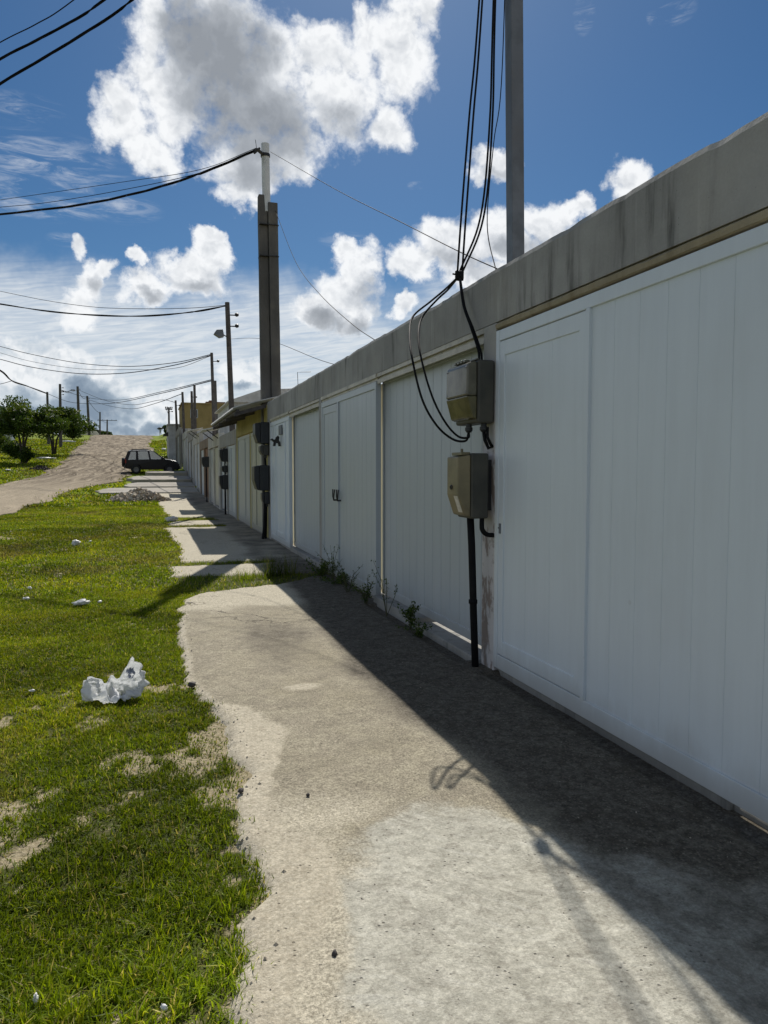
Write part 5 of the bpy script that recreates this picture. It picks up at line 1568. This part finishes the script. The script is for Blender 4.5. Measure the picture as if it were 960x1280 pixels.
def car():
    x0, y0 = -.03, 53.2; z0 = float(terrain(x0, y0 + .8)) - .02
    r = thing('parked_car', 'black compact off road car parked nose to the far wall', 'car', (x0, y0 + .85, z0))
    T = lambda x, y, z: (x0 + x, y0 + .85 + y, z0 + z)
    prof = [(-1.72, .38), (-1.78, .62), (-1.76, .98), (-.2, 1.02), (.75, 1.04), (1.25, 1.00), (1.68, .88), (1.84, .70), (1.86, .42), (1.78, .30), (1.52, .30), (1.44, .52), (1.28, .64), (1.06, .64), (.90, .52), (.82, .30), (-.72, .30), (-.80, .52), (-.96, .64), (-1.18, .64), (-1.34, .52), (-1.42, .34)]
    mb = MB(); n = len(prof)
    vs = []
    for (yy_, sx, sz) in ((-.80, .97, .0), (-.76, 1, 0), (.76, 1, 0), (.80, .97, 0)):
        vs += [T(px * sx, yy_ * (1.0 if pz < .8 else .97), pz) for px, pz in prof]
    fs = [tuple(range(n))[::-1], tuple(range(3 * n, 4 * n))]
    for s in range(3):
        for i in range(n): fs.append((s * n + i, s * n + (i + 1) % n, (s + 1) * n + (i + 1) % n, (s + 1) * n + i))
    mb.add(vs, fs); mb.build('body', M['car_paint'], r, bevel=.03, seg=2)
    # roof and pillars
    mb = MB(); mb.prism([(-1.52, 1.56), (-1.40, 1.62), (-.3, 1.65), (.12, 1.60), (.20, 1.55), (.10, 1.53), (-.3, 1.58), (-1.45, 1.53)], 'y', -.60, .60)
    mb.v = [T(*p) for p in mb.v]; mb.build('roof', M['car_paint'], r, bevel=.02)
    def pil(a, b_, wa, wb):
        for s in (-1, 1):
            mb = MB()
            mb.hexa([T(a[0] - wa, s * .74, a[1]), T(a[0] + wa, s * .74, a[1]), T(a[0] + wa, s * .70, a[1]), T(a[0] - wa, s * .70, a[1])], [T(b_[0] - wb, s * .62, b_[1]), T(b_[0] + wb, s * .62, b_[1]), T(b_[0] + wb, s * .57, b_[1]), T(b_[0] - wb, s * .57, b_[1])])
            mb.build('pillar', M['car_paint'], r)
    pil((.86, 1.03), (.16, 1.56), .05, .05); pil((-.12, 1.01), (-.22, 1.60), .06, .055); pil((-.98, .98), (-.98, 1.57), .09, .07); pil((-1.68, .97), (-1.46, 1.56), .10, .09)
    for s in (-1, 1):
        for q in ([(-.06, 1.02), (.74, 1.04), (.12, 1.56), (-.17, 1.60)], [(-.90, .99), (-.18, 1.01), (-.28, 1.60), (-.92, 1.57)], [(-1.58, .98), (-1.07, .99), (-1.05, 1.56), (-1.38, 1.56)]):
            a = [T(px, s * (.735 - .115 * (pz - 1) / .58), pz) for px, pz in q]; b_ = [T(px, s * (.728 - .115 * (pz - 1) / .58), pz) for px, pz in q]
            MB().hexa(a, b_).build('window', M['glass'], r)
    MB().hexa([T(.88, -.70, 1.04), T(.88, .70, 1.04), T(.17, .58, 1.58), T(.17, -.58, 1.58)], [T(.87, -.70, 1.03), T(.87, .70, 1.03), T(.16, .58, 1.57), T(.16, -.58, 1.57)]).build('windscreen', M['glass'], r)
    MB().hexa([T(-1.74, -.66, .99), T(-1.74, .66, .99), T(-1.52, .55, 1.55), T(-1.52, -.55, 1.55)], [T(-1.73, -.66, .99), T(-1.73, .66, .99), T(-1.51, .55, 1.55), T(-1.51, -.55, 1.55)]).build('rear_window', M['glass'], r)
    for wx in (-1.07, 1.17):
        for s in (-1, 1):
            mb = MB(); c = T(wx, s * .70, .32)
            mb.lathe([(.19, -.10), (.30, -.105), (.325, -.08), (.33, 0), (.325, .08), (.30, .105), (.19, .10)], c, 'y', 24); w_ = mb.build('wheel', M['tyre'], r, smooth=True)
            mb = MB(); mb.lathe([(0, s * .06), (.06, s * .07), (.07, s * .05), (.17, s * .055), (.195, s * .09), (.20, -s * .05), (0, -s * .05)], c, 'y', 20); mb.build('rim', M['rim'], w_)
    mb = MB(); mb.lathe([(0, -.16), (.20, -.17), (.31, -.14), (.335, -.05), (.33, .04), (.0, .05)], T(-1.82, 0.02, .78), 'x', 24); mb.build('spare_wheel', M['tyre'], r, smooth=True)
    for s in (-1, 1):
        MB().box(*[q for p in zip(T(-1.79, s * .74 - .06, .74), T(-1.70, s * .74 + .06, 1.02)) for q in p]).build('tail_light', M['tail'], r, bevel=.02)
        MB().hexa([T(1.56, s * .60, .78), T(1.80, s * .60, .74), T(1.72, s * .60, .88), T(1.56, s * .60, .93)], [T(1.52, s * .775, .78), T(1.72, s * .775, .74), T(1.66, s * .775, .87), T(1.52, s * .775, .92)]).build('headlight', M['lens'], r, bevel=.01)
        MB().box(*[q for p in zip(T(.62, s * .86 - .09, 1.05), T(.76, s * .86 + .09, 1.19)) for q in p]).build('mirror', M['car_paint'], r, bevel=.03)
        mb = MB(); mb.tube([T(-1.35, s * .56, 1.60), T(-1.25, s * .56, 1.69), T(-.2, s * .56, 1.71), T(-.05, s * .56, 1.64)], .02, 6); mb.build('roof_rail', M['iron'], r)
        for dx in (-.30, -.98 + .1):
            MB().box(*[q for p in zip(T(dx, s * .785 - .015, .90), T(dx + .16, s * .785 + .015, .93)) for q in p]).build('door_handle', M['iron'], r)
    mb = MB(); mb.box(*[q for p in zip(T(1.80, -.72, .34), T(1.91, .72, .56)) for q in p]); mb.build('front_bumper', M['dark_box'], r, bevel=.03)
    mb = MB(); mb.box(*[q for p in zip(T(-1.86, -.74, .40), T(-1.74, .74, .58)) for q in p]); mb.build('rear_bumper', M['dark_box'], r, bevel=.03)
    r.rotation_euler = (R_(3.0), 0, R_(3))


car()

# ------------------------------------------------------------------ distant person on the crest
def person():
    px, py_, Y = 200.5, 547, 158
    q = at(px, py_, Y); z0 = float(terrain(q[0], Y)) - .05
    r = thing('person', 'small distant figure in pale clothes carrying a dark bundle over the road crest', 'person', (q[0], Y, z0))
    S = [((0, 0, .95), .15), ((0, 0, 1.18), .15), ((-.04, 0, 1.40), .17), ((-.08, 0, 1.52), .07), ((-.12, -.02, 1.64), .105),
         ((.09, 0, .90), .10), ((.14, -.12, .50), .075), ((.12, .02, .08), .05), ((.12, -.14, .04), .04),
         ((-.09, 0, .90), .10), ((-.10, .12, .50), .075), ((-.10, .22, .08), .05), ((-.10, .08, .04), .04),
         ((.19, 0, 1.42), .065), ((.30, -.08, 1.22), .05), ((.20, -.2, 1.42), .04), ((-.26, 0, 1.42), .065), ((-.40, -.06, 1.25), .05), ((-.34, -.2, 1.45), .04)]
    E_ = [(0, 1), (1, 2), (2, 3), (3, 4), (0, 5), (5, 6), (6, 7), (7, 8), (0, 9), (9, 10), (10, 11), (11, 12), (2, 13), (13, 14), (14, 15), (2, 16), (16, 17), (17, 18)]
    me = bpy.data.meshes.new('figure'); me.from_pydata([p for p, _ in S], E_, []); me.materials.append(M['cloth_pale'])
    o = bpy.data.objects.new('figure', me); COL.objects.link(o); o.parent = r
    o.modifiers.new('skin', 'SKIN')
    for i, (p, rd) in enumerate(S): me.skin_vertices[0].data[i].radius = (rd, rd)
    me.skin_vertices[0].data[0].use_root = True
    sb = o.modifiers.new('sub', 'SUBSURF'); sb.levels = sb.render_levels = 1
    ORG[r.name] = Vector((q[0], Y, z0))
    mb = MB(); mb.tube([(q[0] - .62, Y - .12, z0 + 1.50), (q[0] - .3, Y - .15, z0 + 1.62), (q[0] + .2, Y - .12, z0 + 1.66), (q[0] + .55, Y - .1, z0 + 1.52)], [.07, .19, .20, .10], 10)
    props(mb.build('bundle', M['iron'], smooth=True), 'dark bundle carried on the shoulders of the distant figure', 'bundle')
    mb = MB(); mb.lathe([(0, .12), (.07, .10), (.11, .02), (.11, -.04)], (q[0] - .12, Y - .02, z0 + 1.66), 'z', 10); mb.build('hair', M['iron'], r, smooth=True)


M['cloth_pale'] = simple('pale_cloth', (.30, .34, .36), .8, .2)
person()

# ------------------------------------------------------------------ light
sd = bpy.data.lights.new('sun', 'SUN'); sd.energy = 5.0; sd.angle = R_(.53); sd.color = (1.0, .955, .88)
so = bpy.data.objects.new('sun', sd); COL.objects.link(so)
dv = Vector((math.sin(SUN_AZ) * math.cos(SUN_EL), math.cos(SUN_AZ) * math.cos(SUN_EL), math.sin(SUN_EL)))
so.rotation_euler = dv.to_track_quat('Z', 'Y').to_euler()
so.location = dv * 50

# ------------------------------------------------------------------ sky with clouds
wd = bpy.data.worlds.new('World'); sc.world = wd; wd.use_nodes = True
nt = wd.node_tree; g = G(nt); bg = nt.nodes['Background']
sky = g.n('ShaderNodeTexSky', sky_type='NISHITA'); sky.sun_disc = False; sky.sun_elevation = SUN_EL; sky.sun_rotation = SUN_AZ
sky.air_density = 1.0; sky.dust_density = .35; sky.ozone_density = 2.2; sky.altitude = 50
SKY_STR = .085
dirv = g.vm('NORMALIZE', g.n('ShaderNodeTexCoord').outputs['Generated'])


def azel_nodes(v):
    x, y, z = g.xyz(v)
    az = g.m('ARCTAN2', x, y); el = g.m('ARCSINE', z)
    cb = g.n('ShaderNodeCombineXYZ'); g.put(cb.inputs[0], az); g.put(cb.inputs[1], el)
    return cb.outputs[0], az, el


def clouds(blobs, vec, k=.14):
    """vec: (azimuth, elevation, 0) in radians; blobs: photo x, y, rx, ry, weight"""
    cur = None
    for (px, py, rx, ry, *wt) in blobs:
        a, e_ = azel(px, py); wgt = wt[0] if wt else 1
        ra = rx / FPX * .88; re = ry / FPX * .9
        u = g.vm('MULTIPLY_ADD', vec, (1 / ra, 1 / re, 0), (-a / ra, -e_ / re, 0))
        l = g.vm('DOT_PRODUCT', u, u, out='Value')
        v = g.m('MULTIPLY_ADD', l, -wgt, wgt)
        cur = v if cur is None else g.m('SMOOTH_MAX', cur, v, k)
    return g.m('MAXIMUM', cur, -1.5)


big = [(265, 60, 105, 105), (330, 130, 125, 100), (425, 110, 85, 75), (508, 60, 52, 62), (488, 145, 36, 40), (392, 62, 44, 40), (195, 40, 42, 52), (200, 120, 60, 60), (150, 152, 42, 40), (190, 185, 52, 34), (310, 200, 85, 46), (362, 200, 58, 36), (300, 240, 44, 24), (540, 10, 30, 42), (462, 30, 34, 30)]
mid = [(520, 335, 38, 30), (565, 315, 56, 42), (625, 292, 58, 42), (680, 268, 46, 32), (722, 256, 24, 22), (600, 340, 60, 24), (625, 203, 46, 22), (776, 222, 30, 28),
       (452, 345, 42, 40), (405, 388, 54, 30), (432, 366, 44, 34),  (440, 322, 24, 20), (505, 388, 24, 14), (235, 345, 56, 28), (265, 318, 28, 30), (262, 296, 22, 14), (185, 362, 36, 22), (180, 330, 14, 14), (112, 350, 24, 32), (132, 335, 30, 12), (98, 382, 32, 24), (90, 306, 14, 16)]
low = [(60, 448, 58, 30), (95, 468, 66, 34), (40, 470, 50, 40), (150, 490, 40, 24), (200, 505, 40, 34), (235, 520, 50, 30), (120, 500, 70, 40), (290, 470, 34, 24), (330, 460, 30, 14), (35, 480, 50, 34), (112, 492, 48, 32), (172, 505, 26, 18), (190, 528, 34, 30), (95, 520, 80, 36), (20, 520, 50, 40), (150, 535, 60, 26), (300, 478, 28, 22), (252, 500, 40, 18)]
core = [(275, 85, 84, 92, .85), (335, 160, 85, 55, .72), (235, 50, 40, 60, .8), (440, 140, 50, 20, .30), (330, 215, 60, 26, .5), (420, 398, 44, 16, .5), (460, 368, 26, 18, .4), (575, 335, 46, 14, .32), (650, 300, 46, 14, .3), (240, 356, 36, 12, .45), (192, 369, 22, 9, .4), (118, 350, 12, 16, .35), (625, 214, 30, 8, .3)]
lcore = [(110, 512, 70, 32, 1), (105, 486, 26, 20, .7), (195, 538, 34, 24, .9), (30, 525, 40, 26, .9), (35, 500, 20, 14, .5), (150, 545, 50, 16, .8), (300, 490, 20, 10, .4)]
wis = [(330, 395, 60, 16, .6), (300, 360, 40, 12, .5), (120, 405, 80, 14, .6), (430, 300, 40, 12, .4), (60, 215, 110, 50, .5), (150, 260, 60, 20, .5), (50, 250, 90, 26, .6), (30, 135, 60, 18, .35), (730, 18, 16, 22, .7), (845, 12, 28, 16, .6), (520, 232, 14, 6, .6), (815, 20, 8, 10, .5), (85, 300, 30, 10, .4), (210, 390, 70, 12, .4)]
AE0, AZ, EL = azel_nodes(dirv)
w1 = g.vm('SUBTRACT', g.noise(dirv, 8, 4, .55, out=1), (.5, .5, .5)); w2 = g.vm('SUBTRACT', g.noise(dirv, 30, 6, .65, out=1), (.5, .5, .5))
wv = g.vm('ADD', dirv, g.vm('ADD', g.vm('MULTIPLY', w1, (.085, .085, .085)), g.vm('MULTIPLY', w2, (.034, .034, .034))))
AE, _, _ = azel_nodes(wv)


def puff(v):
    tot = None
    for f_, a_ in ((13, .50), (29, .28), (63, .15), (130, .09)):
        n_ = g.noise(v, f_, 1, .4)
        q_ = g.m('MULTIPLY', g.m('ABSOLUTE', g.m('MULTIPLY_ADD', n_, 2, -1)), a_ * 2.2)
        tot = q_ if tot is None else g.m('ADD', tot, q_)
    return tot


pv = g.vm('ADD', dirv, g.vm('MULTIPLY', w2, (.02, .02, .02)))
p0 = puff(pv); p1 = puff(g.vm('ADD', pv, (.001, .003, .010)))
relief = g.m('SUBTRACT', p0, p1)
fine = g.m('SUBTRACT', g.noise(dirv, 42, 10, .68), .5)
det = g.m('ADD', g.m('MULTIPLY', g.m('SUBTRACT', p0, .42), .75), g.m('MULTIPLY', fine, 1.1))


def layer(blobs, soft, off=0., amp=1.0):
    base = clouds(blobs, AE)
    D = g.m('ADD', g.m('MULTIPLY_ADD', det, amp, off), base)
    return base, D, g.ss(-.02, soft, D)


bB, bD, bM = layer(big, .80)
mB, mD, mM = layer(mid, .78, .10)
lB, lD, lM = layer(low, .85)
cB = clouds(core, AE, .3); cL = clouds(lcore, AE, .3)
wB = clouds(wis, AE0)
stv = g.vm('MULTIPLY', AE0, (5.0, 22, 1)); stn = g.noise(g.vm('ADD', stv, g.vm('MULTIPLY', AE0, (0, 5, 0))), 2.6, 9, .68, 1.0)
wM = g.m('MULTIPLY', g.ss(.0, .5, wB), g.ss(.44, .74, stn))
skyc = g.vm('MULTIPLY', sky.outputs[0], (SKY_STR * .66, SKY_STR * .80, SKY_STR * .92))
hs = g.n('ShaderNodeHueSaturation'); hs.inputs['Saturation'].default_value = 1.17; hs.inputs['Value'].default_value = .70
g.put(hs.inputs['Color'], skyc); c = hs.outputs[0]
# thin altocumulus sheet over the lower sky
rip = g.vm('MULTIPLY', AE0, (20, 55, 1)); rot = g.n('ShaderNodeVectorRotate', rotation_type='Z_AXIS'); g.put(rot.inputs['Vector'], rip); rot.inputs['Angle'].default_value = R_(-24)
rn = g.noise(g.vm('MULTIPLY', rot.outputs[0], (.55, 2.0, 1)), 1.7, 6, .6, .6); rn2 = g.noise(AE0, 7, 5, .6)
band = g.m('MULTIPLY', g.ss(R_(15.5), R_(10.5), g.m('ADD', EL, g.m('MULTIPLY', g.m('SUBTRACT', rn2, .5), .16))), g.ss(R_(-2), R_(3), EL))
sheet = g.m('MULTIPLY', band, g.m('MULTIPLY_ADD', g.ss(.28, .72, rn), .38, .58))
c = g.mix(sheet, c, (.74, .785, .825))
hz = g.ss(R_(8), R_(0), EL)
c = g.mix(g.m('MULTIPLY', hz, .8), c, (.60, .68, .76))
c = g.mix(g.m('MULTIPLY', wM, .55), c, (.70, .74, .80))


def tone(mask_d, dark, k_relief, edge=.55, lift=0.):
    """lit, backlit cloud: thin rims are bright, thick cores grey, puffs shaded from the sun side"""
    v = g.m('ADD', g.m('MULTIPLY', relief, k_relief), 1.0 + lift)
    v = g.m('SUBTRACT', v, dark)
    v = g.m('SUBTRACT', v, g.m('MULTIPLY', g.ss(.45, 1.6, mask_d), .20))
    return g.m('ADD', v, g.m('MULTIPLY', fine, .35), clamp=True)


def ramp(v, stops):
    o = g.n('ShaderNodeValToRGB'); g.put(o.inputs[0], v)
    e = o.color_ramp.elements
    e[0].position, e[0].color = stops[0][0], stops[0][1] + (1,); e[1].position, e[1].color = stops[-1][0], stops[-1][1] + (1,)
    for p_, c_ in stops[1:-1]:
        n_ = e.new(p_); n_.color = c_ + (1,)
    return o.outputs[0]


CR_ = [(0, (.30, .325, .36)), (.38, (.43, .46, .50)), (.70, (.66, .69, .73)), (1, (.95, .965, .98))]
dk = g.m('MULTIPLY', g.ss(-.25, .85, g.m('ADD', cB, g.m('MULTIPLY', g.m('SUBTRACT', p0, .42), .5))), .95)
lk = g.m('MULTIPLY', g.ss(-.3, .8, g.m('ADD', cL, g.m('MULTIPLY', g.m('SUBTRACT', p0, .42), .6))), .95)
lc = ramp(tone(lD, lk, .8, lift=-.03), [(0, (.20, .27, .36)), (.4, (.33, .41, .50)), (.72, (.60, .66, .72)), (1, (.90, .92, .94))])
c = g.mix(g.m('MULTIPLY', lM, .93), c, lc)
c = g.mix(g.m('MULTIPLY', mM, .97), c, ramp(tone(mD, dk, .62), CR_))
c = g.mix(g.m('MULTIPLY', bM, .98), c, ramp(tone(bD, dk, .62), CR_))
# unseen cumulus added behind and beside the viewer to whiten the fill light
away = g.ss(R_(38), R_(55), g.m('ABSOLUTE', g.m('SUBTRACT', AZ, YAW)))
oth = g.m('MULTIPLY', g.ss(.49, .62, g.noise(dirv, 3.0, 8, .6)), g.m('MULTIPLY', away, g.ss(R_(2), R_(8), EL)))
c = g.mix(g.m('MULTIPLY', oth, .85), c, (.80, .81, .82))
g.put(bg.inputs['Color'], c); bg.inputs['Strength'].default_value = 1.0
wd.cycles.sampling_method = 'MANUAL'; wd.cycles.sample_map_resolution = 512

# ------------------------------------------------------------------ render settings
vs_ = sc.view_settings
sc.display_settings.display_device = 'sRGB'
vs_.view_transform = 'Standard'; vs_.look = 'None'; vs_.gamma = 1; vs_.exposure = 0.0
try: vs_.use_curve_mapping = False
except Exception: pass
sc.render.engine = 'CYCLES'
sc.cycles.use_denoising = True
sc.cycles.max_bounces = 8; sc.cycles.diffuse_bounces = 4; sc.cycles.transparent_max_bounces = 12
sc.render.film_transparent = False
